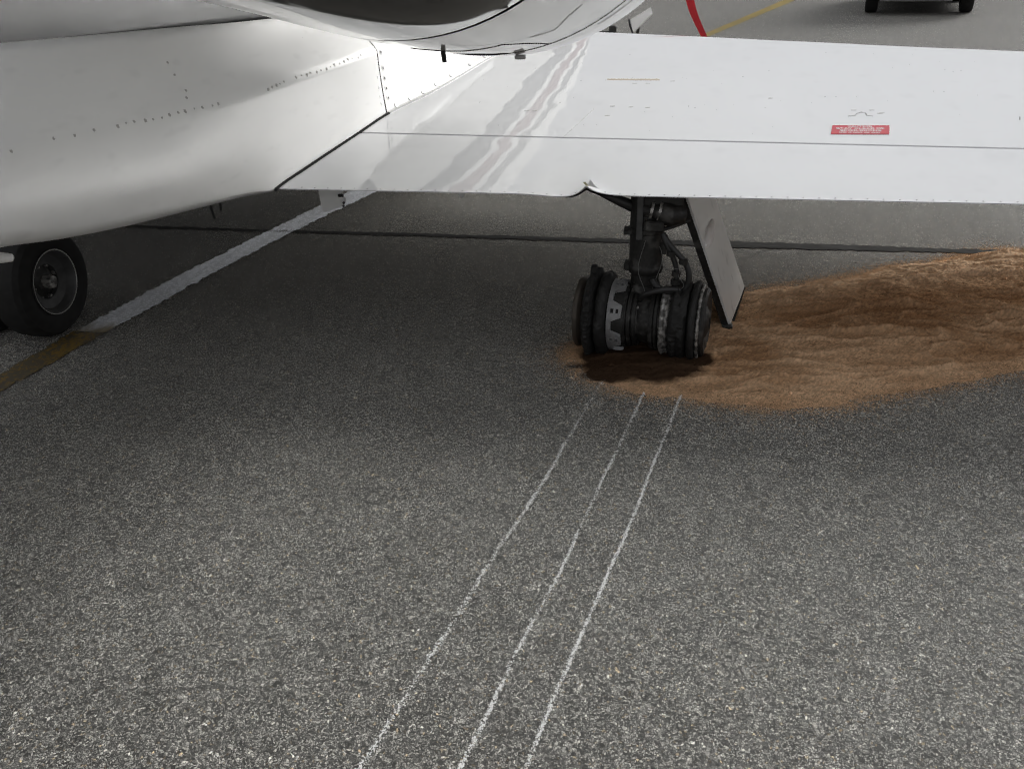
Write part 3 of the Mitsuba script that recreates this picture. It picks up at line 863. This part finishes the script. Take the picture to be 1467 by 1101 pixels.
SJ = -1.628
aft = nac(np.linspace(-2.45, SJ - 0.010, 30))
inn = nac(np.linspace(-2.45, -1.8, 6), -0.02)[::-1]
lipa = nac([SJ - 0.010], -0.02)
put('aircraft__engine_nacelle', outward(grid_mesh(nac(np.r_[np.linspace(SJ + 0.007, 1.22, 80)]), close_v=True)), 'cowl_paint', smooth=True, label='white engine cowling hanging over the wing root')
put('aircraft__engine_nacelle__thrust_reverser', cat([outward(grid_mesh(np.concatenate([aft, lipa]), close_v=True), [NX, -2, NZ])]), 'polished_metal', smooth=40,
    label='dark shiny metal tail section of the engine')
put('aircraft__engine_nacelle__exhaust_duct', grid_mesh(np.concatenate([nac([-2.45]), inn[::-1]]), close_v=True), 'soot_metal', smooth=True)
put('aircraft__engine_nacelle__joint', outward(grid_mesh(nac([SJ - 0.02, SJ, SJ + 0.02], -0.010), close_v=True)), 'dark_inside', smooth=True, label='dark joint ring between cowling and metal tail section')
a_ = np.linspace(0, 2 * np.pi, 64, endpoint=False)
lip = np.array([np.c_[NX + r_ * np.cos(a_), np.full(64, s), NZ + r_ * np.sin(a_)] for s, r_ in ((1.215, 0.402), (1.235, 0.385), (1.235, 0.365), (1.21, 0.345), (0.9, 0.35), (0.6, 0.34), (0.6, 0.01))])
put('aircraft__engine_nacelle__inlet_lip', grid_mesh(lip, close_v=True), 'polished_metal', smooth=30)


def nline(pts, w=0.004, h=0.0012):
    """Thin dark bead on the nacelle; pts (s, angle in degrees)."""
    pts = np.asarray(pts, float)
    d = np.arange(len(pts))
    q = np.stack([np.interp(np.linspace(0, d[-1], 40), d, pts[:, k_]) for k_ in (0, 1)], -1)
    out = []
    for s, g_ in q:
        g_ = math.radians(g_)
        r_ = float(nr(s))
        out.append([NX + r_ * math.cos(g_), s, NZ + r_ * math.sin(g_)])
    return tube(out, w / 2, 6)


put('aircraft__engine_nacelle__panel_seam', nline([(-0.966, g_) for g_ in np.linspace(-100, -50, 12)], 0.0022), 'seam_dark')
put('aircraft__engine_nacelle__panel_seam', nline([(-1.384, -96), (-1.32, -91), (-1.283, -87), (-1.275, -81), (-1.279, -77), (-1.18, -74.5), (-1.073, -73.5), (-0.97, -73)], 0.0022), 'seam_dark')
put('aircraft__engine_nacelle__panel_seam', nline([(-1.10, -92.5), (-1.02, -88), (-0.975, -84)], 0.003), 'seam_dark')
put('aircraft__engine_nacelle__panel_seam', nline([(-1.296, -56), (-1.28, -60), (-1.20, -66), (-1.25, -71)], 0.0018), 'mark_pale')
put('aircraft__engine_nacelle__panel_seam', nline([(-0.91, -61), (-0.90, -52), (-0.89, -40)], 0.002), 'mark_pale')
put('aircraft__engine_nacelle__drain_tube', tube([[0.901, -1.286, 1.225], [0.901, -1.288, 1.212], [0.903, -1.290, 1.196]], [0.0042, 0.0048, 0.0045], 12), 'seam_dark')
put('aircraft__engine_nacelle__drain_tab', box([0.966, -0.87, 1.150], [0.992, -0.855, 1.160], 0.002), 'fastener_metal')
# pylon between engine and fuselage, above the frame
put('aircraft__engine_pylon', outward(grid_mesh(np.array([[(x_, s, 1.74 + 0.09 * zz) for s, zz in ((-0.7, 0), (-0.4, 0.8), (0.0, 1), (0.5, 0.6), (0.8, 0), (0.5, -0.6), (0.0, -1), (-0.4, -0.8))] for x_ in (-0.25, 0.15, 0.5)]), close_v=True)), 'body_paint', smooth=30)

# ---- left wing (out of the picture, it carries the left gear) and tail
mir = wing.copy()
mir.vertices[:, 0] = 2 * TC - mir.vertices[:, 0]
mir.invert()
put('aircraft__left_wing', mir, 'wing_paint', smooth=35)
mf = flap.copy()
mf.vertices[:, 0] = 2 * TC - mf.vertices[:, 0]
mf.invert()
put('aircraft__left_flap', mf, 'wing_paint', smooth=35)

# ---- small brackets under the flap
ex2, ey2 = np.array([1.0, 0.08, 0]), np.array([0.0, 0.15, 1.0])
pl = sg.Polygon([(-0.010, 0.10), (0.002, 0.004), (0.010, 0.0), (0.075, 0.022), (0.089, 0.034), (0.091, 0.050), (0.080, 0.060), (0.085, 0.10)]).buffer(0.003)
put('aircraft__flap__hinge_plate', slab(pl, [-0.012, 0.15, 0.466], ex2, ey2, 0.014), 'body_paint', label='white rounded plate hanging below the inner flap')
put('aircraft__flap__hinge_plate_bolt', cat([box([0.062, 0.141, 0.527], [0.082, 0.150, 0.537]), disc([0.082, 0.142, 0.505], [0, 1, 0], 0.005, 0.004), disc([0.08, 0.142, 0.492], [0, 1, 0], 0.004, 0.004)]), 'seam_dark')
put('aircraft__flap__fairing_tip', trimesh.convex.convex_hull(np.array([[0.540, 0.15, 0.57], [0.582, 0.16, 0.565], [0.550, 0.145, 0.530], [0.558, 0.16, 0.532], [0.56, 0.22, 0.57], [0.575, 0.22, 0.56]])), 'body_paint',
    label='pointed white tip peeping out below the flap')

# ---- right main gear ------------------------------------------------------------------
YAW = math.radians(7.5)
GU, GV = np.array([math.cos(YAW), -math.sin(YAW), 0]), np.array([math.sin(YAW), math.cos(YAW), 0])
GC = np.array([1.252, 0.02, 0.134])
GEAR = 'aircraft__main_gear'


def ring(profile, n_=96, rag=0.0, freq=6.0, seed=0, ridges=0.0, nridge=90, centre=GC, u=GU, v=GV, floor=0.004):
    """Closed ring of the (u, r) profile about the axle; rag makes the radius uneven round the wheel."""
    a_ = np.linspace(0, 2 * np.pi, n_, endpoint=False)
    pr = np.asarray(profile, float)
    P = []
    for uu, r_ in pr:
        q = np.stack([np.cos(a_) * freq, np.sin(a_) * freq, np.full(n_, uu * 60.0)], -1)
        nz = meshkit.fbm(q, 3, seed) - 0.5
        rr_ = r_ + (rag * nz + ridges * np.sign(np.sin(nridge * a_)) * 0.5) * (r_ > 0.11)
        uo = uu + 0.35 * rag * (meshkit.fbm(q + 31, 2, seed) - 0.5)
        p_ = centre + uo[:, None] * u + (rr_ * np.cos(a_))[:, None] * v + (rr_ * np.sin(a_))[:, None] * np.array([0, 0, 1.0])
        P.append(p_)
    P = np.array(P)
    if floor is not None:
        P[..., 2] = np.maximum(P[..., 2], floor)
    m = grid_mesh(P, close_u=True, close_v=True)
    m.fix_normals()
    return m


put(GEAR + '__wheel_rim', ring([(-0.236, 0.06), (-0.236, 0.118), (-0.232, 0.131), (-0.222, 0.134), (-0.213, 0.130), (-0.206, 0.116), (-0.19, 0.108), (-0.09, 0.105), (-0.09, 0.06)], rag=0.006), 'brown_metal', smooth=40,
    label='bare scraped rim of the inner wheel')
put(GEAR + '__shredded_tyre', ring([(-0.196, 0.105), (-0.198, 0.135), (-0.192, 0.150), (-0.182, 0.168), (-0.168, 0.167), (-0.160, 0.155), (-0.153, 0.137), (-0.15, 0.105)], 180, rag=0.034, freq=4.5, seed=3, ridges=0.003, nridge=60), 'shred_rubber', smooth=30,
    label='shredded black tyre remains on the inner wheel')
put(GEAR + '__shredded_tyre', ring([(-0.150, 0.105), (-0.151, 0.140), (-0.143, 0.155), (-0.130, 0.160), (-0.116, 0.156), (-0.108, 0.142), (-0.106, 0.105)], 140, rag=0.020, freq=5, seed=8), 'shred_rubber', smooth=30)
chunk = box([-0.012, -0.02, 0], [0.012, 0.02, 0.028], 0.003)
chunk.apply_translation(GC + GU * -0.180 + np.array([0, 0, 0.155]))
put(GEAR + '__tyre_shred', chunk, 'shred_rubber', label='torn block of tread standing on top of the inner wheel')
put(GEAR + '__ring_core', ring([(-0.104, 0.09), (-0.104, 0.117), (-0.045, 0.117), (-0.045, 0.09)]), 'soot_metal', smooth=30)


def wrap_ring(poly, r0, r1, centre=GC, u=GU, v=GV):
    """Outline in (arc metres, u) wrapped about the axle between radii r0 and r1."""
    m = trimesh.creation.extrude_polygon(poly, 1.0, engine='earcut')
    vv, ff = trimesh.remesh.subdivide_to_size(m.vertices * [1, 1, 0.02], m.faces, 0.012, max_iter=12)
    a_ = vv[:, 0] / r1
    r_ = r0 + (r1 - r0) * vv[:, 2] / 0.02
    P = centre + vv[:, 1:2] * u + (r_ * np.cos(a_))[:, None] * v + (r_ * np.sin(a_))[:, None] * np.array([0, 0, 1.0])
    P[:, 2] = np.maximum(P[:, 2], 0.004)
    return trimesh.Trimesh(P, ff, process=False)


# light ring with slots and trapezoid notches
RR, NT = 0.134, 7
circ = 2 * np.pi * RR
base = sg.box(0, -0.104, circ, -0.052)
pitch = circ / NT
cut = []
ph0 = (np.pi - 0.02) * RR    # a trapezoid notch faces the tail
for k_ in range(-1, NT + 1):
    c_ = (ph0 + k_ * pitch) % circ
    for cc in (c_ - circ, c_, c_ + circ):
        cut.append(sg.Polygon([(cc - 0.034, -0.050), (cc - 0.018, -0.085), (cc + 0.018, -0.085), (cc + 0.034, -0.050)]).buffer(0.003))
        mid = cc + pitch / 2
        cut.append(sg.box(mid - 0.008, -0.092, mid + 0.008, -0.080))
        cut.append(sg.box(mid - 0.008, -0.072, mid + 0.008, -0.062))
from shapely.ops import unary_union
ringp = base.difference(unary_union(cut))
parts_ = [g_ for g_ in getattr(ringp, 'geoms', [ringp]) if g_.area > 1e-5]
put(GEAR + '__notched_ring', cat([wrap_ring(g_, 0.120, RR) for g_ in parts_]), 'ring_metal', smooth=30, label='light grey notched drive ring of the inner wheel')
# brake pack and axle
put(GEAR + '__brake_pack', ring([(-0.05, 0.03), (-0.05, 0.112), (-0.040, 0.112), (-0.040, 0.100), (-0.034, 0.100), (-0.034, 0.114), (-0.022, 0.114), (-0.022, 0.098), (-0.016, 0.098), (-0.016, 0.108), (-0.004, 0.108), (-0.004, 0.03)]), 'soot_metal', smooth=25,
    label='sooty stack of brake discs')
put(GEAR + '__brake_pack', ring([(0.045, 0.03), (0.045, 0.112), (0.054, 0.116), (0.060, 0.116), (0.060, 0.102), (0.066, 0.102), (0.066, 0.118), (0.075, 0.118), (0.075, 0.104), (0.080, 0.104), (0.080, 0.03)]), 'soot_metal', smooth=25)
for k_ in range(9):
    a_ = 2 * np.pi * k_ / 9 + 0.3
    c_ = GC + GV * 0.075 * math.cos(a_) + np.array([0, 0, 0.075 * math.sin(a_)])
    put(GEAR + '__brake_piston', tube([c_ + GU * -0.004, c_ + GU * 0.022], 0.017, 14), 'worn_metal' if k_ % 3 == 0 else 'soot_metal', smooth=30)
put(GEAR + '__brake_housing', ring([(-0.05, 0.03), (-0.05, 0.096), (-0.03, 0.100), (0.0, 0.090), (0.02, 0.098), (0.05, 0.096), (0.05, 0.03)], rag=0.02, freq=7, seed=31), 'soot_metal', smooth=30)
put(GEAR + '__axle', tube([GC - GU * 0.22, GC + GU * 0.245], 0.032, 20), 'soot_metal', smooth=30)
put(GEAR + '__outer_rim', ring([(0.082, 0.06), (0.082, 0.118), (0.086, 0.130), (0.092, 0.134), (0.099, 0.131), (0.104, 0.124), (0.112, 0.128), (0.117, 0.122), (0.124, 0.108), (0.19, 0.105), (0.19, 0.06)], rag=0.006, seed=2), 'worn_metal', smooth=35,
    label='scraped grey rim of the outer wheel')
put(GEAR + '__shredded_tyre', ring([(0.118, 0.104), (0.118, 0.128), (0.126, 0.143), (0.138, 0.147), (0.150, 0.140), (0.158, 0.145), (0.172, 0.148), (0.181, 0.138), (0.184, 0.104)], 150, rag=0.020, freq=5, seed=12, ridges=0.0015, nridge=50), 'shred_rubber', smooth=30,
    label='shredded black tyre remains on the outer wheel')
put(GEAR + '__shredded_tyre', ring([(0.186, 0.104), (0.186, 0.136), (0.194, 0.148), (0.206, 0.149), (0.214, 0.138), (0.216, 0.104)], 130, rag=0.014, freq=5, seed=14), 'shred_rubber', smooth=30)
put(GEAR + '__rim_flange', ring([(0.214, 0.08), (0.214, 0.128), (0.219, 0.137), (0.224, 0.138), (0.228, 0.133), (0.228, 0.08)], rag=0.005, seed=4), 'worn_metal', smooth=35, label='bright scraped flange of the outer wheel')
put(GEAR + '__wheel_face', ring([(0.228, 0.02), (0.228, 0.126), (0.238, 0.127), (0.246, 0.117), (0.240, 0.100), (0.232, 0.070), (0.246, 0.045), (0.252, 0.03), (0.252, 0.02)], rag=0.003), 'soot_metal', smooth=35)
# strut
SB = GC + np.array([0.008, 0.03, 0])
S2 = SB * [1, 1, 0]


def stack(levels, c_=SB, lean=(0.0, 0.0), n_=28):
    return tube([[c_[0] + lean[0] * z_, c_[1] + lean[1] * z_, z_] for z_, _ in levels], [r_ for _, r_ in levels], n_)


def sharp(levels):
    out = []
    for (z0, r0), (z1, r1) in zip(levels[:-1], levels[1:]):
        out += [(z0, r0), (z1 - 1e-4 if z1 > z0 else z1, r1)]
    return levels


put(GEAR + '__piston', stack([(0.12, 0.048), (0.20, 0.050), (0.24, 0.051), (0.262, 0.051), (0.285, 0.051), (0.32, 0.050)]), 'soot_metal', smooth=40)
put(GEAR + '__strut', stack([(0.300, 0.056), (0.303, 0.060), (0.318, 0.064), (0.330, 0.063), (0.334, 0.060), (0.40, 0.060), (0.452, 0.060), (0.456, 0.064), (0.470, 0.065), (0.474, 0.061), (0.52, 0.060), (0.59, 0.060)]), 'soot_metal', smooth=40,
    label='sooty black undercarriage leg')
put(GEAR + '__axle_fork', cat([trimesh.convex.convex_hull(np.vstack([tube([SB * [1, 1, 0] + [0, 0, 0.22], SB * [1, 1, 0] + [0, 0, 0.26]], 0.056, 16).vertices, tube([GC - GU * 0.035, GC + GU * 0.04], 0.050, 16).vertices]))]), 'soot_metal', smooth=40)
put(GEAR + '__strut_plate', box(SB * [1, 1, 0] + [-0.034, -0.072, 0.44], SB * [1, 1, 0] + [-0.012, -0.058, 0.60], 0.002), 'wheel_paint')
for z0_, z1_ in ((0.36, 0.235), (0.13, 0.232)):
    for sx in (-1, 1):
        put(GEAR + '__torque_link', tube([S2 + [sx * 0.034, 0.062, z0_], S2 + [sx * 0.012, 0.135, z1_]], [0.013, 0.010], 10), 'soot_metal', smooth=40)
for lo_, hi_, bv in (([-0.082, -0.03, 0.445], [-0.05, 0.03, 0.462], 0.003), ([-0.078, -0.025, 0.31], [-0.05, 0.03, 0.335], 0.004), ([0.05, -0.03, 0.375], [0.074, 0.02, 0.42], 0.004)):
    put(GEAR + '__collar_lug', box(SB * [1, 1, 0] + lo_, SB * [1, 1, 0] + hi_, bv), 'soot_metal')
put(GEAR + '__actuator', tube([S2 + [-0.02, -0.045, 0.545], S2 + [0.03, -0.05, 0.54], S2 + [0.05, -0.05, 0.535], S2 + [0.075, -0.045, 0.53], S2 + [0.12, -0.02, 0.53]], [0.024, 0.026, 0.040, 0.043, 0.040], 20), 'soot_metal', smooth=35)
put(GEAR + '__trunnion', box(S2 + [-0.035, -0.055, 0.556], S2 + [0.125, 0.05, 0.598], 0.008), 'soot_metal')
put(GEAR + '__actuator_collar', cat([tube([S2 + [0.012, -0.05, 0.545], S2 + [0.022, -0.05, 0.543]], 0.031, 18), tube([S2 + [0.04, -0.05, 0.54], S2 + [0.05, -0.05, 0.538]], 0.036, 18)]), 'worn_metal', smooth=30)
put(GEAR + '__valve_block', box(S2 + [-0.005, -0.085, 0.475], S2 + [0.062, -0.045, 0.512], 0.005), 'soot_metal')
put(GEAR + '__side_strut', tube([[1.05, 0.02, 0.618], [1.13, 0.03, 0.580], [1.19, 0.04, 0.552], [1.225, 0.05, 0.535]], [0.010, 0.016, 0.020, 0.021], 16), 'black_hose', smooth=True)
put(GEAR + '__door_link', tube([S2 + [0.02, -0.05, 0.462], S2 + [0.09, -0.02, 0.478], S2 + [0.150, 0.02, 0.492]], 0.008, 10), 'soot_metal')
hoses = [([(0.06, -0.07, 0.47), (0.075, -0.08, 0.43), (0.105, -0.08, 0.37), (0.115, -0.08, 0.31), (0.105, -0.08, 0.265)], 0.0095),
         ([(0.065, -0.07, 0.46), (0.10, -0.085, 0.415), (0.150, -0.09, 0.355), (0.158, -0.09, 0.30), (0.140, -0.085, 0.262), (0.11, -0.08, 0.250)], 0.0105),
         ([(0.03, -0.08, 0.30), (0.06, -0.10, 0.272), (0.10, -0.10, 0.264), (0.13, -0.09, 0.27)], 0.012),
         ([(-0.01, -0.09, 0.225), (0.02, -0.12, 0.262), (0.07, -0.12, 0.276), (0.12, -0.10, 0.270)], 0.011)]
for pts, r_ in hoses:
    put(GEAR + '__hydraulic_hose', tube(curve([S2 + np.array(p_) for p_ in pts], 26), r_, 12), 'black_hose', smooth=True)
for p_ in ((0.112, -0.085, 0.325), (0.11, -0.085, 0.295), (0.09, -0.085, 0.40), (0.135, -0.095, 0.375)):
    put(GEAR + '__hose_fitting', tube([S2 + np.array(p_) + [0, 0, -0.009], S2 + np.array(p_) + [0.002, 0, 0.009]], 0.0155, 12), 'soot_metal', smooth=30)
wires = [[(0.0, -0.07, 0.44), (-0.016, -0.08, 0.38), (-0.02, -0.08, 0.32), (0.0, -0.085, 0.27), (0.008, -0.10, 0.235)],
         [(0.05, -0.07, 0.42), (0.055, -0.08, 0.34), (0.035, -0.085, 0.28), (0.03, -0.09, 0.245)],
         [(0.06, -0.07, 0.36), (0.10, -0.095, 0.345), (0.13, -0.10, 0.35), (0.15, -0.09, 0.33)],
         [(0.13, -0.09, 0.34), (0.125, -0.10, 0.315), (0.14, -0.10, 0.295), (0.13, -0.095, 0.27)]]
for pts in wires:
    put(GEAR + '__wire', tube(curve([S2 + np.array(p_) for p_ in pts], 24), 0.0012, 6), 'wire_grey', smooth=True)
# gear door
D0, D1, D2, D3 = np.array([1.388, 0.12, 0.585]), np.array([1.470, 0.585, 0.585]), np.array([1.662, 0.646, 0.035]), np.array([1.592, 0.172, 0.045])
D1 = D0 + (D2 - D3) * 0.985
nrm = unit(np.cross(D1 - D0, D3 - D0))
nrm = nrm if nrm[0] > 0 else -nrm
corner = np.array([D0, D1, D2, D3])


def plate(c4, off0, off1):
    v_ = np.vstack([c4 + nrm * off0, c4 + nrm * off1])
    return trimesh.convex.convex_hull(v_)


cc4 = corner.copy()
cc4[3] = D3 + (D0 - D3) * 0.02
put(GEAR + '__door', plate(cc4, -0.008, 0.0), 'door_paint', label='white gear door panel slanting down to the sand')
inn4 = corner + (corner.mean(0) - corner) * 0.012
put(GEAR + '__door_frame', plate(inn4, -0.034, -0.0085), 'soot_metal', label='dark inner frame of the gear door')
put(GEAR + '__door_foot', box(D3 + [-0.036, -0.022, -0.040], D3 + [0.004, 0.022, 0.012], 0.004), 'soot_metal')
put(GEAR + '__door_trim', tube([D3 + nrm * -0.002 + [0, 0, -0.002], D2 + nrm * -0.002 + [0, 0, -0.002]], 0.0055, 8), 'seam_dark')
du, dv = unit(D1 - D0), unit(D0 - D3)
bl = trimesh.creation.icosphere(3, 1.0)
bl.vertices[:, 1] *= np.where(bl.vertices[:, 0] > 0, 0.8, 1.0)
M = np.eye(4)
M[:3, 0], M[:3, 1], M[:3, 2] = du * 0.140 + dv * 0.015, dv * 0.030, nrm * 0.017
M[:3, 3] = D3 + (D0 - D3) * 0.625 + (D2 - D3) * 0.32
bl.apply_transform(M)
put(GEAR + '__door_blister', outward(bl), 'torn_white', smooth=True, label='pale elongated blister on the gear door')

# ---- left main gear: inner wheel with intact tyre
LC = np.array([-1.155, -0.105, 0.222])
LU, LV = np.array([1.0, 0, 0]), np.array([0, 1.0, 0])
LG = 'aircraft__left_main_gear'
TY = [(-0.062, 0.124), (-0.072, 0.150), (-0.074, 0.180), (-0.068, 0.205), (-0.050, 0.2190), (-0.020, 0.2225), (0.020, 0.2225), (0.050, 0.2190), (0.068, 0.205), (0.074, 0.180), (0.072, 0.150), (0.062, 0.124)]
for dx, nm in ((0.0, ''), (-0.27, '')):
    c_ = LC + LU * dx
    put(LG + '__tyre', ring(TY, 96, centre=c_, u=LU, v=LV, floor=0.003), 'rubber', smooth=30, label='intact black tyre under the fuselage' if dx == 0 else None)
    put(LG + '__rim', ring([(-0.06, 0.07), (-0.06, 0.122), (0.058, 0.122), (0.066, 0.131), (0.071, 0.131), (0.072, 0.126), (0.066, 0.118), (0.040, 0.108), (0.030, 0.085), (0.030, 0.07)], centre=c_, u=LU, v=LV), 'wheel_paint', smooth=35)
    put(LG + '__rim_edge', ring([(0.071, 0.1285), (0.0735, 0.131), (0.0735, 0.1275), (0.071, 0.1265)], centre=c_, u=LU, v=LV), 'bright_edge', smooth=35)
    put(LG + '__rim_disc', ring([(0.000, 0.01), (0.000, 0.085), (0.012, 0.088), (0.012, 0.06), (0.022, 0.045), (0.03, 0.02), (0.03, 0.01)], centre=c_, u=LU, v=LV), 'soot_metal', smooth=35)
    put(LG + '__hub', tube([c_ + LU * 0.0, c_ + LU * 0.05, c_ + LU * 0.062, c_ + LU * 0.066], [0.030, 0.028, 0.024, 0.012], 20), 'worn_metal', smooth=35)
    for k_ in range(8):
        a_ = 2 * np.pi * k_ / 8 + 0.2
        p_ = c_ + LV * 0.068 * math.cos(a_) + np.array([0, 0, 0.068 * math.sin(a_)])
        put(LG + '__wheel_bolt', tube([p_ + LU * 0.005, p_ + LU * 0.024], 0.008, 6), 'worn_metal')
put(LG + '__axle', tube([LC - LU * 0.36, LC + LU * 0.02], 0.03, 16), 'soot_metal')
put(LG + '__strut', tube([LC + [-0.135, 0, 0], LC + [-0.135, 0.02, 0.30], LC + [-0.135, 0.03, 0.50]], [0.045, 0.055, 0.06], 20), 'soot_metal', smooth=35)

# ---- open panel and stub ahead of the leading edge
q0, q1, q2, q3 = np.array([0.928, 3.694, 0.862]), np.array([1.071, 3.721, 0.942]), np.array([1.096, 3.519, 0.916]), np.array([0.968, 3.499, 0.802])
put('aircraft__access_panel', trimesh.convex.convex_hull(np.vstack([[q0, q1, q2, q3], np.array([q0, q1, q2, q3]) + [0.0, 0.006, -0.010]])), 'body_paint', label='small white panel standing open ahead of the wing, past the engine')
put('aircraft__access_panel__edge_strip', tube([q0 + [-0.004, -0.003, 0.004], (q0 + q3) / 2 + [-0.008, -0.003, 0], q3 + [-0.002, -0.003, -0.006]], 0.006, 8), 'seam_dark')
put('aircraft__access_panel__hinge_arm', tube([[1.0, 3.58, 0.83], [0.985, 3.60, 0.74], [0.97, 3.62, 0.55]], 0.010, 10), 'soot_metal')
put('aircraft__sensor_stub', cat([box([0.795, 3.58, 0.55], [0.845, 3.63, 0.835], 0.006), box([0.70, 3.58, 0.60], [0.797, 3.64, 0.80], 0.006)]), 'soot_metal', label='black stub standing up behind the wing next to the engine')

# ------------------------------------------------------------------ red streamer
rp = curve([(0.62, 5.05, 1.3), (1.132, 5.2, 1.47), (1.213, 5.2, 1.211), (1.276, 5.2, 1.01), (1.316, 5.2, 0.913), (1.35, 5.2, 0.815), (1.397, 5.2, 0.716), (1.443, 5.2, 0.632), (1.483, 5.2, 0.56), (1.55, 5.2, 0.424), (1.6500000000000001, 5.25, 0.06), (1.77, 5.3, 0.02)], 60)
P = []
for i, p_ in enumerate(rp):
    w_ = 0.032 - 0.008 * math.sin(i * 0.33)
    th_ = 0.30 + 0.45 * math.sin(i * 0.22)
    side = unit([math.cos(th_), -math.sin(th_), 0.25])
    P.append([p_ - side * w_, p_ - side * w_ * 0.2 + [0, 0.004, 0], p_ + side * w_])
rib = grid_mesh(np.array(P))
put('streamer_ribbon', cat([rib, trimesh.Trimesh(rib.vertices + [0, 0.0009, 0.0004], rib.faces[:, ::-1], process=False)]), 'ribbon_red', smooth=True,
    label='red streamer ribbon hanging down to the ground beyond the wing, crossing the faded yellow line', category='ribbon')

# ------------------------------------------------------------------ black car beyond the wing
thing('parked_car', 'black car whose wheels and dark underside show at the top edge', 'car')
c0, c1 = np.array([4.43, 15.13]), np.array([5.94, 14.85])
ang = math.atan2(c1[1] - c0[1], c1[0] - c0[0])
CM = np.eye(4)
CM[:3, :3] = trimesh.transformations.rotation_matrix(ang, [0, 0, 1])[:3, :3]
CM[:3, 3] = [(c0[0] + c1[0]) / 2, (c0[1] + c1[1]) / 2, 0]


def car(key, m, bsdf, smooth=False, **kw):
    m = m.copy()
    m.apply_transform(CM)
    put('parked_car__' + key, m, bsdf, smooth=smooth, **kw)


# side outline (y back to front, z), the tail towards us
out = sg.Polygon([(-0.72, 0.34), (-0.78, 0.50), (-0.74, 0.86), (-0.62, 1.02), (-0.42, 1.52), (-0.25, 1.66), (1.4, 1.70), (2.0, 1.60), (2.62, 1.08), (3.30, 0.98), (3.48, 0.78), (3.50, 0.36), (3.40, 0.26), (-0.64, 0.26)])
for yc in (0.0, 2.65):
    out = out.difference(sg.Point(yc, 0.33).buffer(0.39, 24))
body = trimesh.creation.extrude_polygon(out.buffer(-0.03).buffer(0.03), 1.76, engine='earcut')
body.apply_transform(np.array([[0, 0, 1, -0.88], [1, 0, 0, 0], [0, 1, 0, 0], [0, 0, 0, 1.0]]))
vv, ff = trimesh.remesh.subdivide_to_size(body.vertices, body.faces, 0.25, max_iter=12)
tap = np.clip((vv[:, 2] - 0.95) / 0.75, 0, 1)
vv[:, 0] *= 1 - 0.20 * tap
car('body', trimesh.Trimesh(vv, ff), 'car_black', smooth=30)
car('underbody', box([-0.62, -0.60, 0.24], [0.62, 3.3, 0.34], 0.02), 'car_plastic')
car('rear_window', slab([(-0.60, 0), (0.60, 0), (0.54, 0.50), (-0.54, 0.50)], [0, -0.615, 1.03], [1, 0, 0], [0, 0.37, 0.93], 0.012), 'car_glass')
for sx in (-1, 1):
    car('side_window', slab([(-0.3, 0), (2.2, 0), (1.7, 0.42), (-0.15, 0.46)], [sx * 0.862, 0, 1.03], [0, 1, 0], [-sx * 0.235, 0, 1], 0.012), 'car_glass')
    car('tail_lamp', box([sx * 0.74 - 0.09, -0.80, 0.80], [sx * 0.74 + 0.09, -0.70, 1.00], 0.02), 'lamp_red')
car('bumper', box([-0.86, -0.84, 0.32], [0.86, -0.66, 0.55], 0.04), 'car_plastic')
car('windscreen', slab([(-0.68, 0), (0.68, 0), (0.60, 0.62), (-0.60, 0.62)], [0, 2.58, 1.12], [-1, 0, 0], [0, -0.74, 0.66], 0.012), 'car_glass')
TYC = [(-0.10, 0.20), (-0.105, 0.29), (-0.095, 0.32), (-0.06, 0.333), (0.06, 0.333), (0.095, 0.32), (0.105, 0.29), (0.10, 0.20)]
for yc in (0.0, 2.65):
    for sx in (-1, 1):
        c_ = np.array([sx * 0.765, yc, 0.333])
        e1, e2 = np.array([1.0, 0, 0]), np.array([0, 1.0, 0])
        car('tyre', ring(TYC, 48, centre=c_, u=e1, v=e2, floor=0.002), 'rubber', smooth=30)
        car('wheel_rim', ring([(-0.08, 0.02), (-0.08, 0.205), (sx * 0.09, 0.205), (sx * 0.095, 0.19), (sx * 0.06, 0.15), (sx * 0.065, 0.02)], 36, centre=c_, u=e1, v=e2), 'wheel_paint', smooth=30)
